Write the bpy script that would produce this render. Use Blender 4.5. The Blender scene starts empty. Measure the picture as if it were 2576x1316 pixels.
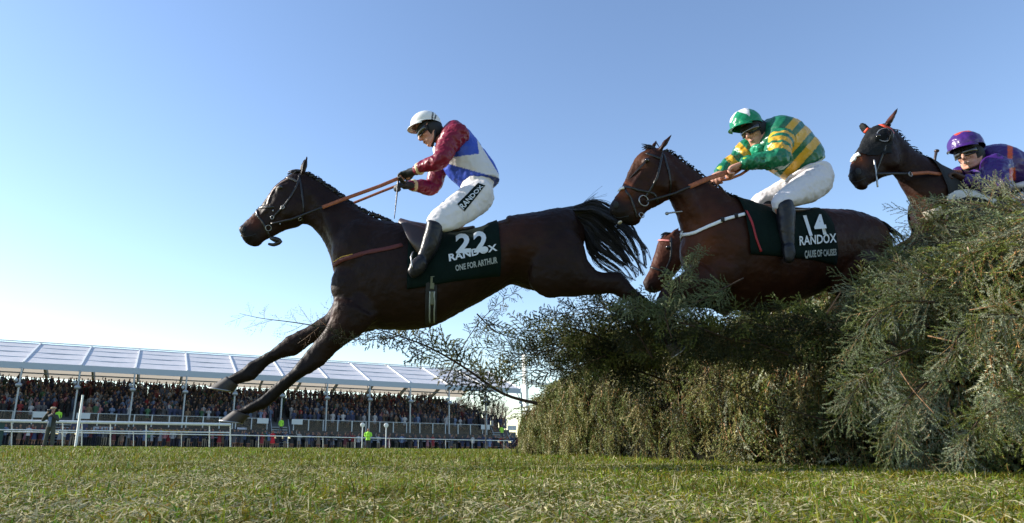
import bpy, math, random
import numpy as np
from mathutils import Vector, Matrix, noise
from mathutils.bvhtree import BVHTree

S = bpy.context.scene
COL = S.collection
# ---------------------------------------------------------------- camera
FPX, CX, CY = 1693.0, 1103.0, 658.0           # focal length and principal point, on a 2576 px wide picture
PITCH, ROLL = math.atan(464 / 1693.0), 0.006
CAM = Vector((0, 0, 0.15))
_F = Vector((0, math.cos(PITCH), math.sin(PITCH)))
_R0 = Vector((1, 0, 0)); _U0 = Vector((0, -math.sin(PITCH), math.cos(PITCH)))
CR = _R0 * math.cos(ROLL) + _U0 * math.sin(ROLL)
CU = _U0 * math.cos(ROLL) - _R0 * math.sin(ROLL)
cam_d = bpy.data.cameras.new('camera'); cam = bpy.data.objects.new('camera', cam_d); COL.objects.link(cam)
M = Matrix((CR, CU, -_F)).transposed().to_4x4(); M.translation = CAM; cam.matrix_world = M
cam_d.sensor_fit = 'HORIZONTAL'; cam_d.sensor_width = 36; cam_d.lens = FPX / 2576 * 36
cam_d.shift_x = (1288 - CX) / 2576; cam_d.clip_start = 0.02; cam_d.clip_end = 3000
cam_d.dof.use_dof = True; cam_d.dof.focus_distance = 5.0; cam_d.dof.aperture_fstop = 13
S.camera = cam
# ---------------------------------------------------------------- light
SUN_EL, SUN_AZ = math.radians(27), math.radians(-77)      # azimuth measured from +Y towards +X
w = bpy.data.worlds.new('World'); S.world = w; w.use_nodes = True
nt = w.node_tree; bg = nt.nodes['Background']
sky = nt.nodes.new('ShaderNodeTexSky'); sky.sky_type = 'NISHITA'; sky.sun_disc = False
sky.sun_elevation = SUN_EL; sky.sun_rotation = SUN_AZ; sky.air_density = 1.0; sky.dust_density = 0.12; sky.ozone_density = 1.0
hs = nt.nodes.new('ShaderNodeHueSaturation'); hs.inputs['Saturation'].default_value = 1.06; hs.inputs['Hue'].default_value = .505; nt.links.new(sky.outputs[0], hs.inputs['Color']); nt.links.new(hs.outputs[0], bg.inputs[0]); bg.inputs[1].default_value = 0.13
sd = bpy.data.lights.new('sun', 'SUN'); sd.energy = 4.8; sd.angle = math.radians(0.5); sd.color = (1, .93, .82)
so = bpy.data.objects.new('sun', sd); COL.objects.link(so)
SUN = Vector((math.sin(SUN_AZ) * math.cos(SUN_EL), math.cos(SUN_AZ) * math.cos(SUN_EL), math.sin(SUN_EL)))
so.rotation_euler = (-SUN).to_track_quat('-Z', 'Y').to_euler(); so.location = (-20, 5, 15)
S.view_settings.view_transform = 'Standard'; S.view_settings.look = 'None'
S.view_settings.gamma = 1; S.view_settings.exposure = 0.95
S.cycles.max_bounces = 6; S.cycles.transparent_max_bounces = 6; S.cycles.use_denoising = True

# ---------------------------------------------------------------- helpers
def at(x, y, Y):
    d = _F + CR * ((x - CX) / FPX) - CU * ((y - CY) / FPX)
    return CAM + d * (Y / d.y)
K = 2576 / 3229.0
def zf(ox, oy, s): return lambda x, y: ((ox + x / s) * K, (oy + y / s) * K)
rnd = random.Random(7); rg = np.random.default_rng(7)

def mat(name, col, rough=.6, spec=.5, sheen=0, metal=0, noise_amt=0, noise_scale=20, bump=0, bump_scale=30, trans=0, coat=0, attr=None, stretch=None):
    m = bpy.data.materials.new(name); m.use_nodes = True; t = m.node_tree; N = t.nodes; Lk = t.links
    b = N['Principled BSDF']; b.inputs['Roughness'].default_value = rough; b.inputs['Specular IOR Level'].default_value = spec
    b.inputs['Metallic'].default_value = metal; b.inputs['Sheen Weight'].default_value = 0; b.inputs['Coat Weight'].default_value = coat
    b.inputs['Coat Roughness'].default_value = .3
    c = (*col, 1) if len(col) == 3 else col
    src = None
    if attr:
        a = N.new('ShaderNodeAttribute'); a.attribute_name = attr; src = a.outputs['Color']
    tc = N.new('ShaderNodeTexCoord'); co = tc.outputs['Object']
    if stretch:
        mp = N.new('ShaderNodeMapping'); mp.inputs['Scale'].default_value = stretch; Lk.new(co, mp.inputs[0]); co = mp.outputs[0]
    if noise_amt:
        n = N.new('ShaderNodeTexNoise'); n.inputs['Scale'].default_value = noise_scale; n.inputs['Detail'].default_value = 5; Lk.new(co, n.inputs[0])
        r = N.new('ShaderNodeMapRange'); r.inputs[1].default_value = .3; r.inputs[2].default_value = .7
        r.inputs[3].default_value = 1 - noise_amt; r.inputs[4].default_value = 1 + noise_amt; Lk.new(n.outputs[0], r.inputs[0])
        mx = N.new('ShaderNodeMix'); mx.data_type = 'RGBA'; mx.blend_type = 'MULTIPLY'; mx.inputs[0].default_value = 1
        if src: Lk.new(src, mx.inputs[6])
        else: mx.inputs[6].default_value = c
        Lk.new(r.outputs[0], mx.inputs[7]); src = mx.outputs[2]
    if src: Lk.new(src, b.inputs['Base Color'])
    else: b.inputs['Base Color'].default_value = c
    if bump:
        n2 = N.new('ShaderNodeTexNoise'); n2.inputs['Scale'].default_value = bump_scale; n2.inputs['Detail'].default_value = 6; Lk.new(co, n2.inputs[0])
        bp = N.new('ShaderNodeBump'); bp.inputs['Strength'].default_value = bump; bp.inputs['Distance'].default_value = .02
        Lk.new(n2.outputs[0], bp.inputs['Height']); Lk.new(bp.outputs[0], b.inputs['Normal'])
    if trans:
        tr = N.new('ShaderNodeBsdfTranslucent'); ms = N.new('ShaderNodeMixShader'); ms.inputs[0].default_value = trans
        if src: Lk.new(src, tr.inputs[0])
        else: tr.inputs[0].default_value = c
        Lk.new(b.outputs[0], ms.inputs[1]); Lk.new(tr.outputs[0], ms.inputs[2]); Lk.new(ms.outputs[0], N['Material Output'].inputs[0])
    return m

def tag(o, label=None, cat=None, group=None, kind=None):
    if label: o['label'] = label
    if cat: o['category'] = cat
    if group: o['group'] = group
    if kind: o['kind'] = kind
    return o
def empty(name, loc=(0, 0, 0), label=None, cat=None, group=None):
    o = bpy.data.objects.new(name, None); COL.objects.link(o); o.location = loc; o.empty_display_size = .1
    return tag(o, label, cat, group)
def link(name, me, m=None, parent=None, smooth=True):
    o = bpy.data.objects.new(name, me); COL.objects.link(o)
    if m is not None and not me.materials:
        for k in (m if isinstance(m, (list, tuple)) else [m]): me.materials.append(k)
    if smooth: me.polygons.foreach_set('use_smooth', np.ones(len(me.polygons), dtype=bool))
    if parent is not None:
        o.parent = parent
        o.matrix_parent_inverse = wmat(parent).inverted()
    return o
def wmat(o):
    m = Matrix.Translation(o.location) @ o.rotation_euler.to_matrix().to_4x4()
    if o.parent: m = wmat(o.parent) @ o.matrix_parent_inverse @ m
    return m
def mesh_np(name, V, F, colors=None):
    """V (n,3), F (m,k) with one k; colors (n,3) optional point colours"""
    V = np.asarray(V, dtype=np.float32); F = np.asarray(F, dtype=np.int32)
    me = bpy.data.meshes.new(name); n, (m, k) = len(V), F.shape
    me.vertices.add(n); me.vertices.foreach_set('co', V.ravel())
    me.loops.add(m * k); me.loops.foreach_set('vertex_index', F.ravel())
    me.polygons.add(m); me.polygons.foreach_set('loop_start', np.arange(0, m * k, k, dtype=np.int32))
    me.polygons.foreach_set('loop_total', np.full(m, k, dtype=np.int32))
    me.update(calc_edges=True)
    if colors is not None:
        a = me.attributes.new('tint', 'FLOAT_COLOR', 'POINT')
        c = np.ones((n, 4), dtype=np.float32); c[:, :3] = colors; a.data.foreach_set('color', c.ravel())
    return me

class Acc:
    def __init__(s): s.v = []; s.f = []
    def add(s, vs, fs):
        o = len(s.v); s.v += [tuple(p) for p in vs]; s.f += [tuple(i + o for i in f) for f in fs]
    def ring_loft(s, rings, bulge=.35):
        n = len(rings[0]); vs = [p for r in rings for p in r]; fs = []
        for i in range(len(rings) - 1):
            for j in range(n):
                a = i * n + j; b = i * n + (j + 1) % n; fs.append((a, b, b + n, a + n))
        for e, nx in ((0, 1), (len(rings) - 1, len(rings) - 2)):
            c = sum(rings[e], Vector()) / n; c2 = sum(rings[nx], Vector()) / n
            rad = sum((p - c).length for p in rings[e]) / n
            d = (c - c2); d = d.normalized() if d.length > 1e-7 else Vector((0, 0, 1))
            mid = [c + (p - c) * .72 + d * rad * bulge * .7 for p in rings[e]]
            o = len(vs); vs += mid; vs.append(c + d * rad * bulge)
            for j in range(n):
                k = (j + 1) % n; q = (e * n + j, e * n + k, o + k, o + j); t = (o + j, o + k, o + n)
                if e == 0: q = q[::-1]; t = t[::-1]
                fs.append(q); fs.append(t)
        s.add(vs, fs)
    def loft(s, st, sub=4, n=20, bulge=.35):
        """stations: (top, bottom, halfwidth, egg, side)"""
        T = [x[0] for x in st]; B = [x[1] for x in st]; W = [x[2] for x in st]
        E = [x[3] if len(x) > 3 else 0 for x in st]; D = [x[4] if len(x) > 4 else Vector((0, 1, 0)) for x in st]
        def cr(P, i, t):
            p0, p1, p2, p3 = P[max(i - 1, 0)], P[i], P[i + 1], P[min(i + 2, len(P) - 1)]
            return .5 * ((2 * p1) + (p2 - p0) * t + (2 * p0 - 5 * p1 + 4 * p2 - p3) * t * t + (3 * p1 - p0 - 3 * p2 + p3) * t ** 3)
        rings = []
        for i in range(len(st) - 1):
            for k in range(sub + (i == len(st) - 2)):
                t = k / sub; a = cr(T, i, t); b = cr(B, i, t); wd = max(cr(W, i, t), .003); e = E[i] * (1 - t) + E[i + 1] * t
                sd = (D[i] * (1 - t) + D[i + 1] * t).normalized(); c = (a + b) / 2; u = (a - b) / 2
                r = []
                for j in range(n):
                    an = 2 * math.pi * j / n; cs, sn = math.cos(an), math.sin(an)
                    r.append(c + u * cs + sd * sn * wd * (1 - e * cs))
                rings.append(r)
        s.ring_loft(rings, bulge)
    def ell(s, c, r, rot=None, n=14, mm=10):
        rot = rot or Matrix.Identity(3); c = Vector(c); vs = []; fs = []
        if not hasattr(r, '__len__'): r = (r, r, r)
        for i in range(1, mm):
            ph = math.pi * i / mm
            for j in range(n):
                th = 2 * math.pi * j / n
                vs.append(c + rot @ Vector((r[0] * math.sin(ph) * math.cos(th), r[1] * math.sin(ph) * math.sin(th), r[2] * math.cos(ph))))
        a = len(vs); vs.append(c + rot @ Vector((0, 0, r[2]))); vs.append(c - rot @ Vector((0, 0, r[2])))
        for i in range(mm - 2):
            for j in range(n):
                k = (j + 1) % n; fs.append((i * n + j, (i + 1) * n + j, (i + 1) * n + k, i * n + k))
        for j in range(n):
            k = (j + 1) % n; fs.append((a, j, k)); fs.append((a + 1, (mm - 2) * n + k, (mm - 2) * n + j))
        s.add(vs, fs)
    def chain(s, pts, rad, n=14, sub=3, flat=1.0, side=None):
        """smooth tapered tube through pts with radii"""
        pts = [Vector(p) for p in pts]; rings = []
        def cr(P, i, t):
            p0, p1, p2, p3 = P[max(i - 1, 0)], P[i], P[i + 1], P[min(i + 2, len(P) - 1)]
            return .5 * ((2 * p1) + (p2 - p0) * t + (2 * p0 - 5 * p1 + 4 * p2 - p3) * t * t + (3 * p1 - p0 - 3 * p2 + p3) * t ** 3)
        C = []; R = []
        for i in range(len(pts) - 1):
            for k in range(sub + (i == len(pts) - 2)):
                C.append(cr(pts, i, k / sub)); R.append(max(cr(rad, i, k / sub), .0008))
        u = None
        for i, c in enumerate(C):
            d = (C[min(i + 1, len(C) - 1)] - C[max(i - 1, 0)]).normalized()
            if u is None:
                u = (side or Vector((0, 1, 0))); u = (u - d * u.dot(d))
                if u.length < 1e-3: u = d.orthogonal()
                u.normalize()
            else:
                u = (u - d * u.dot(d)).normalized()
            v = d.cross(u)
            rings.append([c + (u * math.cos(2 * math.pi * j / n) + v * math.sin(2 * math.pi * j / n) * flat) * R[i] for j in range(n)])
        s.ring_loft(rings, .6)
    def box(s, c, h, rot=None):
        rot = rot or Matrix.Identity(3); c = Vector(c)
        vs = [c + rot @ Vector((x * h[0], y * h[1], z * h[2])) for x in (-1, 1) for y in (-1, 1) for z in (-1, 1)]
        s.add(vs, [(0, 1, 3, 2), (4, 6, 7, 5), (0, 4, 5, 1), (2, 3, 7, 6), (0, 2, 6, 4), (1, 5, 7, 3)])
    def beam(s, a, b, w, h=None, up=Vector((0, 0, 1))):
        a = Vector(a); b = Vector(b); d = (b - a); L = d.length; d.normalize(); h = h or w
        x = d.cross(up)
        if x.length < 1e-3: x = d.orthogonal()
        x.normalize(); z = x.cross(d)
        s.box((a + b) / 2, (w / 2, L / 2, h / 2), Matrix((x, d, z)).transposed())
    def mesh(s, name):
        me = bpy.data.meshes.new(name); me.from_pydata([tuple(p) for p in s.v], [], s.f); me.update(); return me
def build(acc, name, m, parent=None, smooth=True): return link(name, acc.mesh(name), m, parent, smooth)

def remesh(acc, name, voxel, smooth=4, factor=.5, displace=None):
    me = acc.mesh(name); o = bpy.data.objects.new(name, me); COL.objects.link(o)
    r = o.modifiers.new('r', 'REMESH'); r.mode = 'VOXEL'; r.voxel_size = voxel; r.use_smooth_shade = True
    if smooth:
        sm = o.modifiers.new('s', 'SMOOTH'); sm.factor = factor; sm.iterations = smooth
    dg = bpy.context.evaluated_depsgraph_get(); out = bpy.data.meshes.new_from_object(o.evaluated_get(dg))
    bpy.data.objects.remove(o); bpy.data.meshes.remove(me); out.name = name
    if displace:
        n = len(out.vertices); co = np.empty(n * 3, dtype=np.float32); out.vertices.foreach_get('co', co); co = co.reshape(-1, 3)
        no = np.empty(n * 3, dtype=np.float32); out.vertices.foreach_get('normal', no); no = no.reshape(-1, 3)
        co = displace(co.astype(np.float64), no.astype(np.float64)); out.vertices.foreach_set('co', co.astype(np.float32).ravel()); out.update()
    return out
def verts_np(me):
    co = np.empty(len(me.vertices) * 3, dtype=np.float32); me.vertices.foreach_get('co', co); return co.reshape(-1, 3).astype(np.float64)
def paint(me, colors):
    a = me.attributes.get('tint') or me.attributes.new('tint', 'FLOAT_COLOR', 'POINT')
    c = np.ones((len(me.vertices), 4), dtype=np.float32); c[:, :3] = colors; a.data.foreach_set('color', c.ravel())
def bvh(me): return BVHTree.FromPolygons([v.co.copy() for v in me.vertices], [tuple(p.vertices) for p in me.polygons])
def hit(bv, x, y, fallY=5.0):
    d = (at(x, y, 1) - CAM).normalized(); h = bv.ray_cast(CAM, d)
    if h[0] is None:
        p = at(x, y, fallY); q = bv.find_nearest(p); return q[0], q[1]
    n = h[1]
    if n.dot(d) > 0: n = -n
    return h[0], n
def resample(P, k=6):
    out = []
    for i in range(len(P) - 1):
        for j in range(k): out.append(tuple(P[i][a] + (P[i + 1][a] - P[i][a]) * j / k for a in range(len(P[0]))))
    out.append(P[-1]); return out
def ribbon(P, N, w, th=.003, closed=False):
    """flat band along points P with outward normals N"""
    n = len(P); V = []; Fc = []
    for i in range(n):
        a = P[(i - 1) % n] if (closed or i) else P[0]; b = P[(i + 1) % n] if (closed or i < n - 1) else P[-1]
        T = (b - a); T = T.normalized() if T.length > 1e-6 else Vector((1, 0, 0)); s = N[i].cross(T)
        s = s.normalized() if s.length > 1e-6 else Vector((0, 0, 1)); ww = w[i] if hasattr(w, '__len__') else w
        V += [P[i] - s * ww / 2, P[i] + s * ww / 2, P[i] + s * ww / 2 * .9 + N[i] * th, P[i] - s * ww / 2 * .9 + N[i] * th]
    for i in range(n if closed else n - 1):
        o = i * 4; q = ((i + 1) % n) * 4
        for j in range(4): k = (j + 1) % 4; Fc.append((o + j, o + k, q + k, q + j))
    if not closed: Fc += [(3, 2, 1, 0), (n * 4 - 4, n * 4 - 3, n * 4 - 2, n * 4 - 1)]
    return V, Fc
def strap(bv, pts, w, name, m, parent, off=.003, th=.004, mirror=None, k=6, fallY=5.0):
    """strap lying on a surface along picture-traced points; mirror = median plane Y for a closed loop round the animal"""
    P = []; N = []
    for (x, y) in resample(pts, k):
        p, n = hit(bv, x, y, fallY); P.append(p + n * off); N.append(n)
    closed = False
    if mirror is not None:
        Pm = [Vector((p.x, 2 * mirror - p.y, p.z)) for p in P[::-1]]; Nm = [Vector((n.x, -n.y, n.z)) for n in N[::-1]]
        P += Pm; N += Nm; closed = True
    P2 = [p.copy() for p in P]
    for it in range(2):
        for i in range(1, len(P) - 1): P2[i] = (P[i - 1] + P[i] * 2 + P[i + 1]) / 4
        P = [p.copy() for p in P2]
    a = Acc(); a.add(*ribbon(P, N, w, th, closed)); return build(a, name, m, parent)
def ring(c, R, r, name, m, parent, nrm=Vector((0, 1, 0)), sx=1):
    a = Acc(); n = Vector(nrm).normalized(); u = n.orthogonal().normalized(); v = n.cross(u); c = Vector(c); V = []; Fc = []
    for i in range(20):
        t = 2 * math.pi * i / 20; d = u * math.cos(t) + v * math.sin(t)
        for j in range(6):
            q = 2 * math.pi * j / 6; V.append(c + d * (R + r * math.cos(q)) + n * r * math.sin(q))
    for i in range(20):
        for j in range(6): Fc.append((i * 6 + j, ((i + 1) % 20) * 6 + j, ((i + 1) % 20) * 6 + (j + 1) % 6, i * 6 + (j + 1) % 6))
    a.add(V, Fc); return build(a, name, m, parent)
def text_on(bv, body, quad, name, m, parent, off=.004, bold=.02, fallY=4.7, shear=0):
    """lettering laid on a surface: quad = picture corners (top-left, top-right, bottom-right, bottom-left)"""
    cu = bpy.data.curves.new('t', 'FONT'); cu.body = body; cu.offset = bold; cu.shear = shear; cu.resolution_u = 3
    o = bpy.data.objects.new('t', cu); COL.objects.link(o)
    dg = bpy.context.evaluated_depsgraph_get(); me = bpy.data.meshes.new_from_object(o.evaluated_get(dg))
    bpy.data.objects.remove(o); v = verts_np(me); mn = v.min(0); mx = v.max(0); co = []
    q = [Vector(p) for p in quad]
    for p in v:
        u = (p[0] - mn[0]) / (mx[0] - mn[0]); t = 1 - (p[1] - mn[1]) / (mx[1] - mn[1])
        x = q[0] * (1 - u) * (1 - t) + q[1] * u * (1 - t) + q[2] * u * t + q[3] * (1 - u) * t
        h, n = hit(bv, x[0], x[1], fallY); d = (CAM - h).normalized(); co += list(h + n * off * .5 + d * off)
    me.vertices.foreach_set('co', co); me.name = name; me.materials.clear(); return link(name, me, m, parent, False)
def fbm(co, scale, amp, seed=0, st=(1, 1, 1)):
    out = np.empty(len(co)); o = Vector((seed * 7.3, seed * 3.1, seed * 1.7))
    for i, p in enumerate(co): out[i] = noise.fractal(Vector((p[0] * st[0], p[1] * st[1], p[2] * st[2])) * scale + o, .8, 2.1, 3)
    return out * amp
# ================================================================ setting
def gz(X, Y):
    X = np.asarray(X, dtype=float); Y = np.asarray(Y, dtype=float)
    s = lambda v: np.clip(v, 0, 1) ** 2 * (3 - 2 * np.clip(v, 0, 1))
    z = -.38 * s((X + 40) / 42) * s((Y - 32) / 40)
    z = z + .012 * np.sin(X * .9 + 1.3 * np.sin(Y * .31)) * np.cos(Y * .7 + .6 * X)
    return z
def gzs(X, Y): return float(gz(X, Y))
def make_ground():
    ys = np.concatenate([[-60, -20, -6], np.arange(-2, 14, .25), np.arange(14, 40, 1), np.arange(40, 130, 4), [200, 400, 900, 1600]])
    xs = np.concatenate([[-1500, -500, -200, -100], np.arange(-60, -10, 5), np.arange(-10, 10, .5), np.arange(10, 61, 5), [100, 200, 500, 1500]])
    X, Y = np.meshgrid(xs, ys); V = np.stack([X.ravel(), Y.ravel(), gz(X.ravel(), Y.ravel())], 1)
    n = len(xs); i, j = np.meshgrid(np.arange(len(ys) - 1), np.arange(n - 1), indexing='ij'); a = (i * n + j).ravel()
    me = mesh_np('turf_ground', V, np.stack([a, a + 1, a + n + 1, a + n], 1))
    m = bpy.data.materials.new('turf'); m.use_nodes = True; t = m.node_tree; N = t.nodes; L = t.links; b = N['Principled BSDF']
    tc = N.new('ShaderNodeTexCoord')
    def nz(sc, det=4): 
        q = N.new('ShaderNodeTexNoise'); q.inputs['Scale'].default_value = sc; q.inputs['Detail'].default_value = det; L.new(tc.outputs['Object'], q.inputs[0]); return q.outputs[0]
    r1 = N.new('ShaderNodeValToRGB'); r1.color_ramp.elements[0].position = .35; r1.color_ramp.elements[1].position = .68
    r1.color_ramp.elements[0].color = (.07, .095, .012, 1); r1.color_ramp.elements[1].color = (.21, .22, .06, 1); L.new(nz(30, 8), r1.inputs[0])
    r2 = N.new('ShaderNodeValToRGB'); r2.color_ramp.elements[0].position = .3; r2.color_ramp.elements[1].position = .7
    r2.color_ramp.elements[0].color = (.62, .7, .45, 1); r2.color_ramp.elements[1].color = (1.25, 1.12, .95, 1); L.new(nz(.6, 5), r2.inputs[0])
    mx = N.new('ShaderNodeMix'); mx.data_type = 'RGBA'; mx.blend_type = 'MULTIPLY'; mx.inputs[0].default_value = 1
    L.new(r1.outputs[0], mx.inputs[6]); L.new(r2.outputs[0], mx.inputs[7]); L.new(mx.outputs[2], b.inputs['Base Color'])
    b.inputs['Roughness'].default_value = .85; b.inputs['Specular IOR Level'].default_value = .2
    bp = N.new('ShaderNodeBump'); bp.inputs['Strength'].default_value = .8; bp.inputs['Distance'].default_value = .05; L.new(nz(45, 6), bp.inputs['Height']); L.new(bp.outputs[0], b.inputs['Normal'])
    tag(link('turf_ground', me, m), kind='structure')
make_ground()

def hedge_x(Y):           # plan line of the landing face of the fence
    return 4.0 - .19 * Y
def make_grass():
    parts = []
    def zone(y0, y1, dens, L0, L1, wd, flat):
        A = 0; n = int(dens * ((y1 ** 2 - y0 ** 2) / 2 * 1.75 + .8 * (y1 - y0)))
        Y = np.sqrt(rg.uniform(y0 ** 2, y1 ** 2, n)); X = Y * rg.uniform(-.78, .99, n) + rg.uniform(-.4, .4, n)
        keep = X < hedge_x(Y) + .12; keep |= Y > 14.6
        X, Y = X[keep], Y[keep]; n = len(X)
        cl = .5 + .5 * np.sin(X * 3.1 + 2 * np.sin(Y * 1.7)) * np.sin(Y * 2.3 + 1.9 * np.sin(X * 1.3))
        ln = rg.uniform(L0, L1, n) * (.65 + .5 * cl) * np.where(rg.random(n) < .06, 1.7, 1)
        az = rg.uniform(0, 2 * np.pi, n); lay = rg.random(n) < flat
        el = np.where(lay, rg.uniform(.02, .5, n), rg.uniform(.6, 1.5, n)); bend = rg.uniform(-.9, .1, n)
        dx, dy = np.cos(az), np.sin(az)
        z0 = gz(X, Y) + np.where(lay, rg.uniform(0, .02, n), -.003)
        B = np.stack([X, Y, z0], 1)
        def step(P, e, l): return P + np.stack([dx * np.cos(e) * l, dy * np.cos(e) * l, np.sin(e) * l], 1)
        M1 = step(B, el, ln * .5); e2 = np.maximum(el + bend, -.3 + 0 * el); T = step(M1, e2, ln * .5); T[:, 2] = np.maximum(T[:, 2], z0 + .004)
        sa = az + np.pi / 2 + rg.uniform(-.8, .8, n); sx = np.stack([np.cos(sa), np.sin(sa), rg.uniform(-.5, .5, n)], 1) * (wd * rg.uniform(.6, 1.3, n))[:, None]
        V = np.stack([B - sx, B + sx, M1 - sx * .85, M1 + sx * .85, T], 1)
        straw = rg.random(n) < np.where(lay, .42, .08) * (.5 + .9 * (1 - cl)); 
        g = np.stack([rg.uniform(.09, .23, n), rg.uniform(.125, .24, n), rg.uniform(.008, .026, n)], 1)
        s = np.stack([rg.uniform(.34, .62, n)] * 3, 1) * np.array([1, .90, .52])
        dead = rg.random(n) < .1; s[dead] *= np.array([.3, .22, .15])
        vv = (.62 + .7 * np.clip(.5 + .5 * np.sin(X * 7.3 + 3 * np.sin(Y * 4.1)) * np.sin(Y * 6.1 + 2.5 * np.sin(X * 3.7)), 0, 1)) * np.where(rg.random(n) < .25, .45, 1); g = g * vv[:, None]; C = np.where(straw[:, None], s, g)
        parts.append((V, C))
    zone(.55, 1.8, 16000, .018, .045, .0017, .55)
    zone(1.8, 3.2, 9000, .02, .048, .0021, .5)
    zone(3.2, 6, 3600, .025, .055, .0028, .45)
    zone(6, 11, 900, .035, .075, .004, .3)
    zone(11, 24, 190, .04, .08, .008, .25)
    zone(24, 36, 60, .04, .07, .014, .15)
    V = np.concatenate([p[0] for p in parts]); C = np.concatenate([p[1] for p in parts]); n = len(V)
    b = np.arange(n)[:, None] * 5
    F = np.concatenate([b + np.array([0, 1, 3]), b + np.array([0, 3, 2]), b + np.array([2, 3, 4])])
    me = mesh_np('grass', V.reshape(-1, 3), F, np.repeat(C, 5, 0))
    m = mat('grass_blade', (1, 1, 1), rough=.55, spec=.14, attr='tint', trans=.34)
    tag(link('grass', me, m, smooth=False), 'short green turf with dry straw blades lying over it', 'grass', kind='stuff')
    print('grass blades', n)
make_grass()

# ---------------------------------------------------------------- spruce
def twig_needles(P0, P1, r, step, nl, nw, up, col_s, col_n, out, curve=0.0):
    """woody twig from P0 to P1 and needles combed along it; out = list of (tri verts, colours)"""
    d = P1 - P0; L = np.linalg.norm(d); d = d / L
    u = np.cross(d, up); u /= max(np.linalg.norm(u), 1e-6); v = np.cross(u, d)
    k = 4; ts = np.linspace(0, 1, k + 1); cu = rg.normal(0, .28); P = P0 + d * (ts * L)[:, None] - v * (curve * L * ts ** 2)[:, None] + u * (cu * L * ts ** 2)[:, None]
    for i in range(k):
        ra, rb = r * (1 - .75 * ts[i]), r * (1 - .75 * ts[i + 1])
        c = [0, 2.094, 4.189]
        A = [P[i] + (u * math.cos(q) + v * math.sin(q)) * ra for q in c]; B = [P[i + 1] + (u * math.cos(q) + v * math.sin(q)) * rb for q in c]
        for a in range(3):
            b = (a + 1) % 3
            out.append((np.array([[A[a], A[b], B[b]], [A[a], B[b], B[a]]]), col_s, 0))
    if nl > 0:
        n = max(int(L / step), 2); t = rg.uniform(.04, 1, n); base = P0 + d * (t * L)[:, None] - v * (curve * L * t ** 2)[:, None] + u * (cu * L * t ** 2)[:, None]
        an = rg.normal(0, 1.0, n) + np.where(rg.random(n) < .5, 0, np.pi) ; lat = u * np.cos(an)[:, None] + v * (np.sin(an) * .8)[:, None]
        lean = rg.uniform(.35, .8, n)[:, None]; nd = d * lean + lat * np.sqrt(1 - lean ** 2); ln = nl * rg.uniform(.7, 1.15, n)[:, None] * (1 - .35 * (t ** 4))[:, None]
        tip = base + nd * ln; wv = np.cross(nd, rg.normal(0, 1, (n, 3))); wv /= np.linalg.norm(wv, axis=1)[:, None]
        out.append((np.stack([base - wv * nw, base + wv * nw, tip], 1), col_n, 1))
def spray_proto(L=.45, nside=12, nl=.02, nw=.0017, step=.0035, sub=True, droop=.25, bare=0.0, r0=.004):
    out = []; wood = np.array([.22, .115, .05]); ned = np.array([1., 1, 1])
    up = np.array([0, 0, 1.]); X = np.array([1., 0, 0])
    end = np.array([L, 0, 0.])
    twig_needles(np.zeros(3), end, r0, step * 1.4, nl, nw, up, wood, ned, out, droop)
    for i in range(nside):
        t = .12 + .84 * (i + rg.uniform(0, .6)) / nside; sgn = 1 if i % 2 else -1
        b = np.array([L * t, 0, -droop * L * t * t]); l = L * (.50 * (1 - t) + .13) * rg.uniform(.75, 1.15); a = rg.uniform(.6, .95)
        d = np.array([math.cos(a), sgn * math.sin(a), rg.uniform(-.35, .2)]); d /= np.linalg.norm(d); e = b + d * l
        nn = nl if rg.random() > bare else 0
        twig_needles(b, e, r0 * .5, step, nn, nw, up, wood, ned, out, droop * .8)
        if sub and l > .11:
            for j in range(int(l / .045)):
                tt = .25 + .7 * (j + .5) / int(l / .045); bb = b + (e - b) * tt - up * droop * .8 * l * tt * tt; s2 = 1 if j % 2 else -1
                dd = d * .8 + np.cross(up, d) * s2 * .65; dd /= np.linalg.norm(dd); ll = l * .38 * (1.1 - tt) + .02
                twig_needles(bb, bb + dd * ll, r0 * .3, step, nn, nw, up, wood, ned, out, droop)
    V = np.concatenate([o[0] for o in out]); isn = np.concatenate([np.full(len(o[0]), o[2]) for o in out]).astype(bool)
    C = np.concatenate([np.repeat(o[1][None], len(o[0]), 0) for o in out])
    return V, C, isn
def basis(X, Z):
    X = X / np.linalg.norm(X); Z = Z - X * Z.dot(X); Z /= max(np.linalg.norm(Z), 1e-6); return np.stack([X, np.cross(Z, X), Z], 1)
class Sprays:
    def __init__(s): s.V = []; s.C = []
    def put(s, proto, pos, R, scale, tint, wood=1.0):
        V, C, isn = proto; W = (V.reshape(-1, 3) * scale) @ R.T + np.asarray(pos); s.V.append(W.astype(np.float32))
        c = C.copy(); c[isn] *= tint; jit = rg.uniform(.75, 1.25, len(c))[:, None]; c = c * jit; c[~isn] *= wood; s.C.append(np.repeat(c, 3, 0).astype(np.float32))
    def raw(s, out, tint):
        for (V, c, k) in out:
            s.V.append(V.reshape(-1, 3).astype(np.float32)); cc = np.repeat((np.array(c) * (tint if k else 1))[None], len(V) * 3, 0) * rg.uniform(.8, 1.2, (len(V) * 3, 1)); s.C.append(cc.astype(np.float32))
    def build(s, name, m, parent=None):
        V = np.concatenate(s.V); C = np.concatenate(s.C); F = np.arange(len(V)).reshape(-1, 3)
        print(name, len(F)); return link(name, mesh_np(name, V, F, C), m, parent, smooth=False)
M_NEEDLE = mat('spruce_needles', (1, 1, 1), rough=.42, spec=.3, attr='tint', trans=.16)
PN = [spray_proto(L=.50, nside=9, nl=.023, nw=.0024, step=.0020, sub=False, r0=.0052) for _ in range(5)]
PB = [spray_proto(L=.36, nside=8, nl=.025, nw=.0052, step=.0023, droop=.3, r0=.003, sub=False) for _ in range(4)]
PM = [spray_proto(L=.42, nside=8, nl=.026, nw=.0042, step=.0036, sub=False) for _ in range(4)]
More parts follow.
